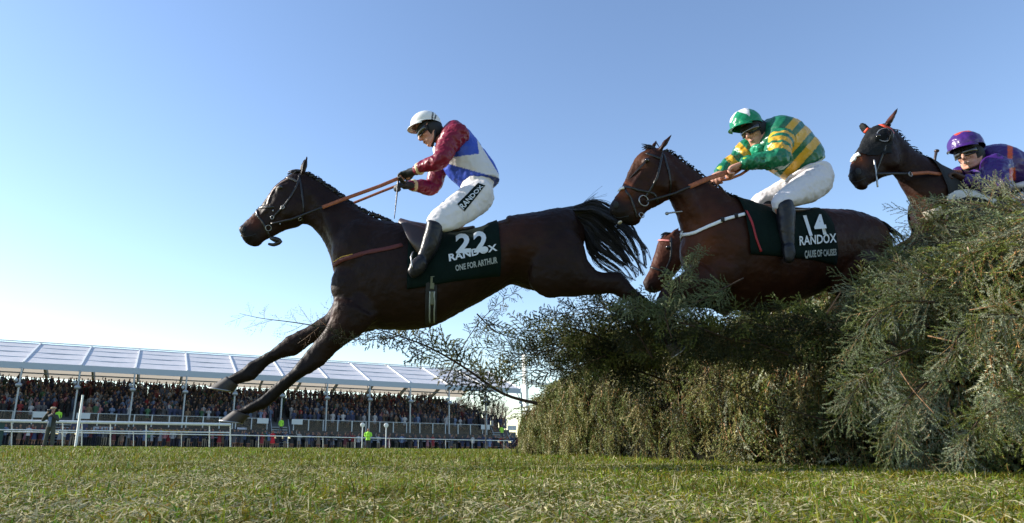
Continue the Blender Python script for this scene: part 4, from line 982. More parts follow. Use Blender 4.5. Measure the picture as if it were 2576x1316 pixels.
    # breast girth
    bg_ = strap(bv, [A_(556, 537), A_(590, 512), A_(640, 498), A_(700, 480), A_(800, 462), A_(880, 440)], .035, 'breast_girth', mat('dark_red_web', (.10, .018, .014), rough=.7), root, mirror=Y)
    strap(bv, [A_(558, 522), A_(590, 500), A_(640, 488)], .008, 'yellow_edge', mat('yellow_edge', (.45, .27, .04), rough=.7), bg_)
    # cloths, saddle, girth
    X0 = at(*A_(880, 480), 4.72).x; X1 = at(*A_(1285, 450), 4.72).x; zc = at(*A_(1000, 610), Y).z; zl = at(*A_(1280, 570), 4.72).z
    cl, cbv = number_cloth(root, bv, X0, X1, zc, at(*A_(900, 640), 4.72).z, zl, Y)
    for q in ([B_(402, 728), B_(486, 722), B_(496, 826), B_(412, 832)], [B_(500, 714), B_(580, 710), B_(586, 822), B_(510, 828)]): text_on(cbv, '2', q, 'number', M_LETTER, cl, bold=.035, off=.012, shear=.05)
    text_on(cbv, 'RANDOX', [A_(1058, 488), A_(1268, 442), A_(1272, 472), A_(1062, 520)], 'lettering', M_LETTER, cl, bold=.03, off=.008)
    text_on(cbv, 'ONE FOR ARTHUR', [A_(1087, 536), A_(1270, 498), A_(1272, 526), A_(1090, 562)], 'lettering', M_GREYL, cl, bold=.03, off=.008)
    sa = Acc(); Yc = 5.0
    sa.loft([(at(*A_(850, 330), Y) + Vector((0, 0, .0)), at(*A_(840, 400), Y), .05), (at(*A_(905, 350), Y), at(*A_(890, 440), Y), .15), (at(*A_(960, 362), Y), at(*A_(950, 450), Y), .17), (at(*A_(1040, 378), Y), at(*A_(1030, 440), Y), .16), (at(*A_(1120, 382), Y), at(*A_(1110, 420), Y), .15), (at(*A_(1165, 370), Y), at(*A_(1160, 400), Y), .10)])
    sd_ = build(sa, 'saddle', M_SADDLE, root)
    fl_ = Acc(); fl_.loft([(at(*A_(850, 350), 4.76), at(*A_(1000, 390), 4.76), .02), (at(*A_(880, 420), 4.70), at(*A_(990, 440), 4.70), .02), (at(*A_(920, 480), 4.695), at(*A_(975, 500), 4.695), .015)]); build(fl_, 'saddle_flap', M_SADDLE, sd_)
    strap(bv, [A_(985, 520), A_(984, 620), A_(982, 700), A_(980, 790)], .085, 'girth', M_HOOD, root, off=.006)
    for dx, wd, y0, y1, mm in ((-8, .010, 650, 780, M_GREYL), (12, .010, 650, 780, M_GREYL), (4, .030, 585, 640, mat('girth_elastic', (.16, .17, .11), rough=.8)), (4, .030, 650, 705, mat('girth_elastic_b', (.13, .14, .10), rough=.8))):
        strap(bv, [A_(985 + dx, y0), A_(984 + dx, (y0 + y1) / 2), A_(982 + dx, y1)], wd, 'girth_strap', mm, root, off=.013)
    # reins
    rb = at(*J_(430, 930), 4.91)
    r1 = band([rb, at(*J_(700, 870), 4.89), at(*J_(1100, 715), 4.87)], .016, 'rein', M_LEATHER, root); band([at(*J_(1095, 718), 4.87), at(*J_(1400, 600), 4.88), at(*B_(0, 461), 4.90), at(*B_(112, 414), 4.91)], .030, 'rein', M_TAN, root)
    band([at(*J_(430, 930), 5.09), at(*J_(1100, 850), 5.13), at(*J_(1500, 660), 5.12), at(*B_(0, 495), 5.09), at(*B_(95, 458), 5.07)], .022, 'rein', M_TAN, root)
    return root, bv
h1, bv1 = horse_one()

def jockey_one():
    root = empty('person', at(*B_(480, 480), 5.0), 'jockey with maroon sleeves, blue and white silks and white helmet on the leading horse', 'person', 'jockeys')
    c = at(*HF(760, 600), 5.0); a = Acc(); f = Vector((-.82, -.16, -.55)); u = Vector((-.55, 0, .83)); P, R = head_parts(a, c, f, u)
    neck0 = at(*B_(345, 215), 5.0)
    a.chain([c - f.normalized() * .03 - u * .06, neck0, at(*B_(400, 230), 5.0), at(*B_(470, 300), 5.0), at(*B_(530, 410), 5.0)], [.055, .06, .10, .11, .10], n=14)
    sn, en, wn = at(*B_(408, 185), 4.83), at(*B_(318, 318), 4.74), at(*B_(186, 380), 4.87); sf, ef, wf = at(*B_(375, 230), 5.17), at(*B_(275, 462), 5.24), at(*B_(155, 458), 5.09)
    a.chain([sn, en], [.05, .04]); a.chain([en, wn], [.04, .027]); a.chain([sf, ef], [.05, .04]); a.chain([ef, wf], [.04, .027])
    hn, hf_ = at(*B_(125, 402), 4.92), at(*B_(100, 455), 5.06)
    hand(a, wn, hn, (-.4, 0, -1), Vector((0, 1, .5)), 1.05); hand(a, wf, hf_, (-.4, 0, -1), Vector((0, -1, .5)), 1.05)
    hipn, kn, an_, tn = at(*B_(530, 500), 4.89), at(*B_(315, 655), 4.70), at(*B_(205, 880), 4.67), at(*B_(160, 940), 4.64)
    for s in (-1, 1):
        q = lambda p: Vector((p.x, 5.0 + s * (5.0 - p.y) * -1, p.z)) if s == 1 else p
        m2 = lambda p: Vector((p.x, 10.0 - p.y, p.z)) if s == 1 else p
        a.chain([m2(hipn), m2(kn)], [.065, .04]); a.chain([m2(kn), m2(at(*B_(280, 765), 4.68)), m2(at(*B_(225, 880), 4.67))], [.045, .034, .024]); a.chain([m2(at(*B_(225, 880), 4.67)), m2(at(*B_(180, 915), 4.66))], [.022, .018])
    body = link('body', remesh(a, 'rider_body', .0065, 2), M_SKIN, root)
    face_extras(root, P, R)
    def hc(fx, ly, uz): return (.012, .012, .012) if ((-.42 < fx < -.34 or -.60 < fx < -.50) and uz > .0 and uz < .93) else (.74, .73, .70)
    helmet(root, at(*HF(640, 425), 5.0), (-.97, -.12, -.20), (-.15, 0, 1), (.126, .107, .108), mat('white_helmet', (1, 1, 1), rough=.35, attr='tint', spec=.5), peak=.034, wrinkle=.0006, poly=(HF, [([(785, 160), (815, 170), (785, 420), (750, 415)], (.012, .012, .012)), ([(855, 215), (882, 232), (815, 420), (790, 415)], (.012, .012, .012)), ([(780, 405), (990, 435), (990, 455), (780, 428)], (.012, .012, .012))], (.74, .73, .70)))
    # jacket
    j = Acc()
    j.loft(st(B_, 5.0, [(338, 165, 300, 262, .075), (375, 128, 298, 300, .15), (415, 118, 318, 335, .195), (470, 155, 345, 365, .195), (530, 228, 358, 388, .185), (588, 300, 385, 425, .175), (632, 372, 425, 455, .178), (652, 440, 445, 460, .182)]), n=26, bulge=.05)
    def jc(co):
        x, y = pixz(co, B_); c_ = np.tile(np.array([.60, .58, .58]), (len(co), 1)); bl = np.array([.035, .075, .42])
        up = (y < 300 + (420 - x) * .12) & (x < 532 + (y - 240) * .12) ; rt = (x > 548 + (y - 240) * .62); lo = (y > 358 + (x - 430) * .28) 
        c_[up | rt | lo] = bl; mr = (x < 415 - (y - 180) * .52) & (y < 330); c_[mr] = (.17, .004, .022); return c_
    silk = mat('silk', (1, 1, 1), rough=.38, spec=.3, attr='tint', bump=.25, bump_scale=11)
    garment(j, 'silks_jacket', silk, root, .008, 3, .006, 7, 3, jc)
    ms = mat('maroon_silk', (.17, .004, .022), rough=.4, spec=.35, bump=.3, bump_scale=10)
    for nm, (s0, e0, w0) in enumerate(((sn, en, wn), (sf, ef, wf))):
        k = Acc(); dirw = (w0 - e0).normalized(); k.chain([s0 + Vector((.03, 0, .02)), s0.lerp(e0, .5), e0 + Vector((.01, 0, -.008)), e0.lerp(w0, .5), w0 - dirw * .01], [.092, .078, .062, .052, .036], n=16, sub=5)
        so2, _ = garment(k, 'sleeve', ms, root, .008, 2, .007, 11, 6 + nm)
        b = Acc(); q = w0 - dirw * .045; b.chain([q - dirw * .008, q + dirw * .008], [.051, .049], n=16, sub=1); build(b, 'cuff_band', mat('cream_band', (.6, .48, .25)), so2)
    g = Acc(); 
    for (w0, h0, sd) in ((wn, hn, Vector((0, 1, .5))), (wf, hf_, Vector((0, -1, .5)))):
        d = (h0 - w0).normalized(); g.chain([w0 - d * .03, w0, w0.lerp(h0, .5)], [.036, .033, .036], n=12); hand(g, w0, h0, (-.4, 0, -1), sd, 1.18)
    link('gloves', remesh(g, 'gloves', .0055, 1), M_GLOVE, root)
    k = Acc(); k.loft(st(B_, 4.98, [(298, 245, 285, 265, .03), (312, 262, 292, 300, .05), (322, 290, 300, 322, .04)])); build(k, 'white_stock', mat('stock_white', (.8, .8, .78)), root)
    b = Acc(); b.loft(st(B_, 5.0, [(628, 415, 436, 425, .165), (615, 455, 438, 478, .17), (614, 520, 425, 510, .175), (588, 575, 440, 560, .15)]), n=24)
    for s in (0, 1):
        yy = lambda v: v if s == 0 else 10.0 - v
        b.loft(st(B_, 5.0, [(560, 425, 612, 555, .09, yy(4.89)), (480, 450, 585, 590, .098, yy(4.865)), (400, 505, 530, 632, .09, yy(4.80)), (330, 562, 470, 665, .078, yy(4.75)), (275, 610, 425, 690, .066, yy(4.72)), (252, 655, 392, 705, .058, yy(4.70)), (262, 690, 350, 712, .052, yy(4.69))]), n=20)
    br, bme = garment(b, 'breeches', M_WHITEB, root, .008, 3, .005, 9, 12)
    bb = bvh(bme); 
    pt = Acc(); q = [B_(418, 562), B_(533, 447), B_(571, 460), B_(458, 602)]
    V = []; n = 10
    for i in range(n + 1):
        for jx in range(5):
            u_, v_ = i / n, jx / 4; x = (Vector(q[0]) * (1 - v_) + Vector(q[3]) * v_) * (1 - u_) + (Vector(q[1]) * (1 - v_) + Vector(q[2]) * v_) * u_; h, nn = hit(bb, x[0], x[1]); V.append(h + nn * .005)
    pt.add(V, [(i * 5 + k2, i * 5 + k2 + 1, i * 5 + k2 + 6, i * 5 + k2 + 5) for i in range(n) for k2 in range(4)]); po = build(pt, 'thigh_patch', M_CLOTH, br)
    text_on(bb, 'RANDOX', [B_(428, 568), B_(543, 458), B_(562, 464), B_(452, 592)], 'lettering', M_LETTER, po, off=.009, bold=.02)
    for s in (0, 1):
        m2 = (lambda p: p) if s == 0 else (lambda p: Vector((p.x, 10.0 - p.y, p.z)))
        bt = Acc(); S_ = st(B_, 4.68, [(252, 655, 345, 690, .056), (244, 700, 338, 725, .06), (225, 765, 318, 800, .058), (205, 830, 275, 865, .045), (188, 880, 245, 900, .038)])
        bt.loft([(m2(p[0]), m2(p[1]), p[2]) for p in S_]); S2 = st(B_, 4.66, [(215, 840, 255, 900, .035), (180, 860, 232, 935, .038), (158, 890, 205, 955, .036), (148, 925, 182, 966, .028)]); bt.loft([(m2(p[0]), m2(p[1]), p[2]) for p in S2])
        garment(bt, 'boot', M_BOOT, root, .0075, 2, .002, 14, 20)
        sti = Acc(); c_ = m2(at(*B_(175, 895), 4.655)); sti.chain([c_ + Vector((.0, -.05, -.03)), c_ + Vector((-.01, -.045, .05)), c_ + Vector((.005, 0, .10)), c_ + Vector((-.01, .045, .05)), c_ + Vector((0, .05, -.03)), c_ + Vector((0, -.05, -.03))], [.005] * 6, n=6); t = build(sti, 'stirrup', M_STEEL, h1)
    wh = Acc(); wh.chain([at(*B_(97, 420), 4.93), at(*B_(88, 520), 4.93), at(*B_(75, 640), 4.92)], [.008, .006, .003], n=8); t = build(wh, 'riding_whip', M_LEATHER); tag(t, 'thin black whip hanging straight down from the gloved hand of the white helmeted jockey', 'whip')
    return root
jockey_one()
# ================================================================ second horse, number 14
def horse_two():
    root = empty('horse', at(*D_(900, 820), 4.8), 'bay horse wearing number 14, leaping the fence behind the leader', 'horse', 'race horses jumping the fence')
    a = Acc(); Y = 4.62
    a.loft(st(D_, Y, [(112, 535, 128, 592, .036), (138, 495, 168, 622, .05), (172, 450, 238, 622, .054), (196, 385, 300, 570, .056), (212, 345, 345, 545, .066), (235, 305, 385, 520, .084), (278, 270, 408, 495, .092), (340, 258, 425, 480, .084)]))
    a.loft(st(D_, 4.64, [(300, 262, 385, 500, .07), (385, 275, 408, 512, .078), (450, 315, 425, 545, .085), (515, 362, 445, 590, .095), (590, 422, 462, 655, .13, 4.66), (660, 482, 472, 730, .17, 4.68), (720, 512, 480, 800, .2, 4.7)]))
    a.loft(st(D_, 4.7, [(700, 505, 478, 765, .19, 4.68), (750, 522, 500, 850, .225, 4.7), (820, 545, 560, 960, .26, 4.73), (900, 570, 680, 1030, .28, 4.77), (980, 582, 800, 1052, .29, 4.81), (1060, 570, 930, 1050, .29, 4.85), (1130, 562, 1040, 1010, .285, 4.9), (1210, 564, 1140, 965, .28, 4.95), (1290, 578, 1230, 930, .28, 5.0), (1365, 608, 1310, 900, .26, 5.04), (1420, 655, 1390, 860, .2, 5.08), (1452, 705, 1440, 800, .12, 5.1)]), n=28)
    for (x, y, r, dy) in ((610, 640, (.15, .10, .26), .115), (580, 770, (.15, .10, .18), .11), (640, 870, (.15, .09, .16), .13)):
        for s in (-1, 1): a.ell(at(*D_(x, y), 4.72) + Vector((0, s * dy, 0)), r)
    a.ell(at(*D_(510, 760), 4.68), (.07, .13, .15))
    # near foreleg reaching down, far foreleg folded
    a.loft(st(D_, 4.60, [(520, 820, 640, 960, .10), (455, 880, 560, 1000, .085), (380, 930, 470, 1040, .068), (345, 990, 425, 1070, .058), (345, 1050, 412, 1085, .054)]))
    a.loft(st(D_, 4.60, [(340, 1010, 425, 1030, .056), (345, 1070, 420, 1070, .052), (355, 1120, 412, 1115, .04), (368, 1165, 415, 1158, .038), (380, 1205, 435, 1190, .047), (398, 1235, 445, 1215, .04)]))
    a.loft(st(D_, 4.90, [(540, 860, 680, 990, .09), (500, 900, 590, 1010, .08), (450, 940, 510, 1020, .06), (440, 975, 485, 1035, .055)]))
    a.loft(st(D_, 4.92, [(440, 960, 470, 1030, .05), (500, 990, 490, 1040, .042), (560, 1000, 550, 1040, .034), (620, 1005, 615, 1045, .04), (660, 1030, 640, 1070, .035)]))
    for yy in (4.86, 5.2): a.loft(st(D_, yy, [(1230, 640, 1150, 900, .12), (1380, 700, 1180, 960, .13), (1430, 820, 1280, 1000, .1), (1470, 920, 1380, 1020, .07), (1540, 980, 1470, 1050, .05), (1640, 1040, 1600, 1090, .036), (1740, 1080, 1700, 1130, .04), (1780, 1110, 1750, 1150, .036)]))
    ear(a, at(*D_(362, 262), 4.56), at(*D_(422, 184), 4.56), .034); ear(a, at(*D_(318, 262), 4.70), at(*D_(345, 215), 4.72), .030)
    for s in (-1, 1):
        o = lambda x, y, d: at(*D_(x, y), Y) + Vector((0, s * d, 0))
        a.ell(o(350, 430, .062), (.09, .04, .095)); a.ell(o(282, 340, .072), (.04, .026, .03)); a.chain([o(260, 390, .062), o(215, 460, .052), (o(185, 510, .046))], [.02, .018, .014]); a.ell(o(140, 545, .042), (.026, .016, .03))
        a.chain([o(400, 370, .02), o(480, 500, .045), at(*D_(530, 650), 4.68) + Vector((0, s * .10, 0))], [.05, .06, .06])
    a.chain(pts(D_, 4.64, [(180, 600), (215, 618), (250, 612)]), [.035, .035, .03], n=10)
    dk = [(at(*D_(x, y), 4.6), .14) for (x, y) in ((390, 1090), (400, 1180))] + [(at(*D_(x, y), 4.92), .12) for (x, y) in ((560, 1020), (640, 1040))] + [(at(*D_(130, 560), Y), .085), (at(*D_(190, 610), Y), .06)]
    red = [(at(*D_(160, 480), Y), .09, (.16, .045, .014)), (at(*D_(520, 700), 4.55), .25, (.075, .022, .008)), (at(*D_(260, 330), Y), .10, (.07, .026, .011))]
    body, bv = horse_body(a, 'horse_two', (.027, .0085, .0038), (.008, .005, .004), dk, root, coat('bay_coat', .36), redpts=red)
    hoof(root, at(*D_(385, 1225), 4.6), at(*D_(440, 1205), 4.6), at(*D_(418, 1282), 4.6), at(*D_(478, 1232), 4.6), .06)
    hoof(root, at(*D_(655, 1020), 4.92), at(*D_(640, 1062), 4.92), at(*D_(705, 1040), 4.92), at(*D_(680, 1080), 4.92), .052)
    for yy in (4.86, 5.2): hoof(root, at(*D_(1790, 1100), yy), at(*D_(1750, 1150), yy), at(*D_(1850, 1140), yy), at(*D_(1790, 1190), yy), .055)
    for s in (-1, 1): eye(at(*D_(277, 342), Y) + Vector((0, s * .084, 0)), root)
    n_ = Acc()
    nostril(bv, root, *D_(143, 535), .024, 4.6); strap(bv, [D_(128, 592), D_(160, 600), D_(205, 590)], .006, 'mouth', M_HOOD, root, off=.001, th=.002, fallY=4.6)
    n_ = Acc(); n_.ell(at(*D_(162, 622), 4.60), (.014, .03, .011)); build(n_, 'teeth', mat('teeth_b', (.6, .55, .45), rough=.4), root)
    plaited_mane(root, pts(D_, 4.63, [(385, 272), (440, 305), (500, 350), (560, 398), (620, 445), (670, 480), (710, 502)]), n=20, r=.013)
    f_ = Acc()
    for k in range(20):
        p = at(*D_(330 + rnd.uniform(-20, 10), 258 + rnd.uniform(0, 10)), Y + rnd.uniform(-.03, .03)); q = at(*D_(270 + rnd.uniform(-5, 30), 248 + rnd.uniform(-10, 22)), Y + rnd.uniform(-.05, .05)); f_.chain([p, p.lerp(q, .5) + Vector((0, 0, .01)), q], [.006, .005, .002], n=4)
    build(f_, 'forelock', M_HAIR, root)
    tail_strands(root, pts(D_, 5.06, [(1330, 590), (1400, 605), (1450, 650), (1490, 690), (1530, 780)]), pts(D_, 5.06, [(1370, 640), (1420, 700), (1450, 760), (1460, 830), (1450, 900)]), 220, .005, 'tail', .02, Yj=.05)
    # bridle
    br = strap(bv, [D_(372, 270), D_(362, 320), D_(345, 400), D_(320, 450), D_(285, 500)], .016, 'bridle', M_LEATHER, root)
    strap(bv, [D_(165, 452), D_(200, 448), D_(250, 465), D_(330, 480), D_(350, 530)], .020, 'noseband', M_LEATHER, br, mirror=Y)
    strap(bv, [D_(170, 440), D_(215, 500), D_(235, 560), D_(245, 600)], .015, 'cross_noseband', M_LEATHER, br)
    strap(bv, [D_(290, 285), D_(330, 300), D_(362, 312)], .02, 'browband', M_LEATHER, br)
    strap(bv, [D_(375, 290), D_(400, 370), D_(410, 440), D_(400, 505)], .015, 'throat_lash', M_LEATHER, br)
    p, n = hit(bv, *D_(275, 520)); ring(p + Vector((0, -.018, 0)), .040, .0042, 'bit_ring', M_STEEL, br, Vector((.35, -1, 0)))
    ring(at(*D_(268, 586), 4.56), .020, .0035, 'bit_ring', M_STEEL, br, Vector((.3, -1, .2)))
    strap(bv, [D_(158, 468), D_(172, 460), D_(186, 455)], .022, 'white_nose_pad', M_WHITE, br, off=.008, th=.008, fallY=4.6)
    b = Acc(); b.chain(pts(D_, 4.54, [(388, 578), (430, 572), (465, 568)]), [.006, .006, .006], n=6); b.ell(at(*D_(392, 578), 4.54), (.014, .012, .012)); build(b, 'martingale_ring', M_STEEL, br)
    # white breast band
    bb = strap(bv, [D_(462, 682), D_(500, 680), D_(540, 668), D_(600, 640), D_(680, 606), D_(740, 590), D_(790, 578)], .024, 'breast_band', mat('white_web', (.74, .76, .8), rough=.6), root, mirror=4.67, off=.008)
    for (x, y) in ((662, 612), (725, 593)):
        p, n = hit(bv, *D_(x, y)); b = Acc(); b.box(p + n * .014, (.012, .004, .016)); build(b, 'band_buckle', M_HOOD, bb)
    Yc = lambda x: 4.70 + (x - 1.7) * .24
    X0 = at(*D_(790, 640), 4.45).x; X1 = at(*D_(1222, 720), 4.62).x; zc = at(*D_(950, 810), 4.8).z
    cl, cbv = number_cloth(root, bv, X0, X1, zc, at(*D_(850, 770), 4.45).z, at(*D_(1100, 805), 4.55).z, Yc, off=.016)
    strap(cbv, [D_(735, 515), D_(775, 560), D_(805, 620), D_(825, 700), D_(850, 765)], .016, 'cloth_binding', M_BIND, cl, off=.004)
    text_on(cbv, '14', [D_(1052, 592), D_(1158, 586), D_(1172, 682), D_(1074, 690)], 'number', M_LETTER, cl, bold=.025, shear=-.1, off=.02)
    text_on(cbv, 'RANDOX', [D_(1034, 690), D_(1214, 676), D_(1216, 720), D_(1036, 736)], 'lettering', M_LETTER, cl, bold=.02, off=.014)
    text_on(cbv, 'CAUSE OF CAUSES', [D_(1060, 760), D_(1214, 750), D_(1216, 782), D_(1062, 796)], 'lettering', M_GREYL, cl, bold=.03, off=.014)
    sa = Acc(); sa.loft([(at(*D_(800, 535), 4.74), at(*D_(800, 600), 4.74), .08), (at(*D_(860, 548), 4.76), at(*D_(860, 620), 4.76), .17), (at(*D_(940, 562), 4.8), at(*D_(940, 630), 4.8), .18), (at(*D_(1020, 568), 4.83), at(*D_(1020, 610), 4.83), .15), (at(*D_(1060, 560), 4.85), at(*D_(1060, 590), 4.85), .1)]); build(sa, 'saddle', M_SADDLE, root)
    rb = at(*D_(290, 520), 4.54)
    band([rb, at(*D_(430, 480), 4.52), at(*D_(505, 446), 4.52)], .016, 'rein', M_LEATHER, root)
    band([at(*D_(500, 448), 4.52), at(*D_(600, 405), 4.53), at(*H_(100, 1010), 4.57), at(*H_(240, 960), 4.59)], .036, 'rein', M_TAN, root)
    band([at(*H_(90, 1095), 4.62), at(*H_(220, 1075), 4.62), at(*H_(380, 1010), 4.62), at(*H_(520, 915), 4.62), at(*H_(400, 920), 4.63), at(*H_(260, 1020), 4.63)], .020, 'rein', M_TAN, root)
    band([at(*D_(300, 540), 4.78), at(*D_(500, 470), 4.80), at(*D_(640, 395), 4.74)], .022, 'rein', M_TAN, root)
    return root, bv
h2, bv2 = horse_two()

def jockey_two():
    YC = 4.8; root = empty('person', at(*D_(1050, 350), YC), 'jockey in green and gold hooped silks and a green and white helmet riding number 14', 'person', 'jockeys')
    c = at(*H_(585, 430), YC); a = Acc(); f = Vector((-.80, -.42, -.42)); u = Vector((-.35, -.1, .92)); P, R = head_parts(a, c, f, u)
    a.chain([c - f.normalized() * .03 - u * .05, at(*H_(730, 400), YC), at(*H_(900, 440), YC), at(*H_(1120, 600), YC), at(*H_(1280, 850), YC + .04)], [.055, .06, .11, .11, .10], n=14)
    sn, en, wn = at(*H_(910, 540), 4.62), at(*H_(870, 790), 4.52), at(*H_(400, 860), 4.58); sf, ef, wf = at(*H_(560, 620), 4.93), at(*H_(330, 800), 4.93), at(*H_(90, 985), 4.80)
    a.chain([sn, en], [.05, .04]); a.chain([en, wn], [.04, .027]); a.chain([sf, ef], [.05, .04]); a.chain([ef, wf], [.04, .027])
    hn, hf_ = at(*H_(225, 945), 4.60), at(*H_(30, 1040), 4.72)
    hand(a, wn, hn, (-.1, 0, -1), Vector((0, 1, .6)), 1.25); hand(a, wf, hf_, (-.1, 0, -1), Vector((0, -1, .6)), 1.25)
    hipn, kn, an_, tn = at(*D_(1120, 420), 4.66), at(*D_(935, 525), 4.50), at(*D_(1010, 720), 4.47), at(*D_(1040, 800), 4.44)
    mir = lambda p: Vector((p.x, 2 * YC - p.y, p.z))
    hpf, kf = at(*D_(1090, 430), 4.93), at(*D_(850, 525), 5.06); af = kf + (an_ - kn); tf = af + (tn - an_)
    for (h_, k_, dv) in ((hipn, kn, Vector()), (hpf, kf, kf - kn)): a.chain([h_, k_], [.06, .035]); a.chain([k_, at(*D_(962, 610), 4.48) + dv, at(*D_(985, 735), 4.47) + dv], [.04, .034, .022]); a.chain([at(*D_(985, 735), 4.47) + dv, at(*D_(988, 775), 4.46) + dv], [.022, .018])
    link('body', remesh(a, 'rider_body', .0065, 2), M_SKIN, root); face_extras(root, P, R)
    hm = mat('green_silk_cap', (1, 1, 1), rough=.32, spec=.4, attr='tint', bump=.4, bump_scale=16)
    def hc(fx, ly, uz): return (.72, .70, .72) if (uz > .30 and fx > -.15 and ((abs(fx - .45) < .5 * (uz - .25) and fx < .95 and uz > .35) )) and not (.55 < uz < .78 and .15 < fx < .55 and False) else (.006, .20, .085)
    helmet(root, at(*H_(450, 318), YC), (-.93, -.32, -.16), (-.15, -.05, 1), (.125, .112, .125), hm, peak=.032, wrinkle=.004, poly=(H_, [([(205, 300), (205, 200), (290, 90), (400, 40), (485, 50), (508, 215), (470, 180), (400, 160), (330, 135), (280, 200), (240, 290)], (.72, .70, .72))], (.006, .20, .085)))
    j = Acc(); j.loft(st(H_, YC, [(715, 262, 600, 600, .08), (790, 248, 600, 660, .15), (880, 248, 640, 700, .195), (990, 268, 700, 760, .195), (1130, 305, 760, 850, .19), (1280, 435, 800, 915, .18, 4.82), (1400, 570, 880, 970, .175, 4.84), (1470, 700, 960, 1015, .175, 4.85), (1490, 815, 1040, 1060, .172, 4.86)]), n=26, bulge=.05)
    GR = np.array([.006, .115, .055]); YE = np.array([.58, .33, .025])
    def jc(co):
        x, y = pixz(co, H_); s = .75 * x + .66 * y; c_ = np.tile(GR, (len(co), 1)); c_[(np.abs(s - 1230) < 62) | (np.abs(s - 1432) < 58) | ((np.abs(s - 1032) < 50) & (y < 480))] = YE; return c_
    silk = mat('hooped_silk', (1, 1, 1), rough=.34, spec=.5, attr='tint', bump=.25, bump_scale=11)
    garment(j, 'silks_jacket', silk, root, .008, 3, .006, 7, 4, jc)
    for nm, (s0, e0, w0) in enumerate(((sn, en, wn), (sf, ef, wf))):
        k = Acc(); dw = (w0 - e0).normalized(); k.chain([s0 + Vector((.04, .03, .03)), s0.lerp(e0, .5), e0 + Vector((.012, 0, -.01)), e0.lerp(w0, .45), w0 - dw * .0], [.090, .088, .074, .060, .042], n=16, sub=5)
        ax = (e0 - s0).normalized(); L_ = (e0 - s0).length; p0 = np.array(s0)
        def cf(co, ax=ax, L_=L_, p0=p0, nm=nm):
            t = ((co - p0) @ np.array(ax)) / L_; c_ = np.tile(GR * 1.2, (len(co), 1))
            if nm == 0: x, y = pixz(co, H_); c_[((np.abs(t - .02) < .09) | (np.abs(t - .42) < .11) | (np.abs(t - .78) < .13)) & (x > 755)] = YE
            else: x, y = pixz(co, H_); q = x * .5 + y * .87; c_[(np.abs(x * .75 - y * -.1 - 400) < 0) | (np.abs(x * .7 - y * .7 + 190) < 48) & (x > 300) | ((np.abs(x * .72 - y * .69 + 380) < 48) & (x < 380))] = YE
            return c_
        s2, _ = garment(k, 'sleeve', silk, root, .008, 2, .009, 11, 8 + nm, cf)
        b = Acc(); q = w0 - dw * .018; b.chain([q - dw * .008, q + dw * .008], [.047, .044], n=16, sub=1); build(b, 'cuff_band', mat('lime_band', (.35, .48, .03)), s2)
    k = Acc(); k.loft(st(H_, 4.76, [(560, 615, 540, 680, .05), (610, 620, 570, 720, .07), (660, 650, 600, 740, .06)])); garment(k, 'neck_scarf', mat('green_stock', (.01, .25, .13), rough=.4), root, .007, 1, .006, 20, 2)
    b = Acc(); b.loft(st(D_, YC, [(1125, 345, 985, 405, .16), (1160, 350, 1010, 430, .17, 4.84), (1185, 420, 1040, 470, .175, 4.86), (1165, 475, 1060, 460, .15, 4.86)]), n=24)
    b.loft(st(D_, 4.66, [(1110, 345, 1185, 470, .10, 4.7), (1020, 400, 1120, 515, .098, 4.62), (960, 450, 1060, 530, .085, 4.57), (920, 490, 1005, 545, .07, 4.52), (908, 525, 975, 560, .055, 4.5), (915, 555, 975, 575, .05, 4.5)]), n=20)
    b.chain([hpf, at(*D_(1000, 455), 5.0), at(*D_(920, 495), 5.04), at(*D_(850, 525), 5.06), at(*D_(838, 548), 5.07)], [.11, .10, .088, .074, .06], n=20)
    garment(b, 'breeches', mat('grey_white_breeches', (.60, .58, .61), rough=.6, bump=.35, bump_scale=9), root, .008, 3, .006, 9, 13)
    S_ = st(D_, 4.48, [(925, 535, 1000, 520, .056), (930, 585, 1014, 575, .057), (936, 650, 1012, 635, .052), (950, 720, 1012, 705, .042), (958, 760, 1012, 750, .036)]); S2 = st(D_, 4.46, [(955, 740, 1012, 735, .036), (958, 775, 1016, 770, .038), (968, 810, 1010, 812, .03)])
    for s in (0, 1):
        mv = (lambda p: p) if s == 0 else (lambda p: p + (kf - kn)); bt = Acc(); bt.loft([(mv(p[0]), mv(p[1]), p[2]) for p in S_]); bt.loft([(mv(p[0]), mv(p[1]), p[2]) for p in S2]); garment(bt, 'boot', M_BOOT, root, .0075, 2, .002, 14, 22)
    wh = Acc(); wh.chain([at(*D_(640, 440), 4.85), at(*D_(668, 470), 4.85), at(*D_(668, 540), 4.9)], [.008, .007, .004], n=8); t = build(wh, 'riding_whip', M_LEATHER); tag(t, 'short black whip tucked under the bare hands of the green capped jockey', 'whip')
jockey_two()

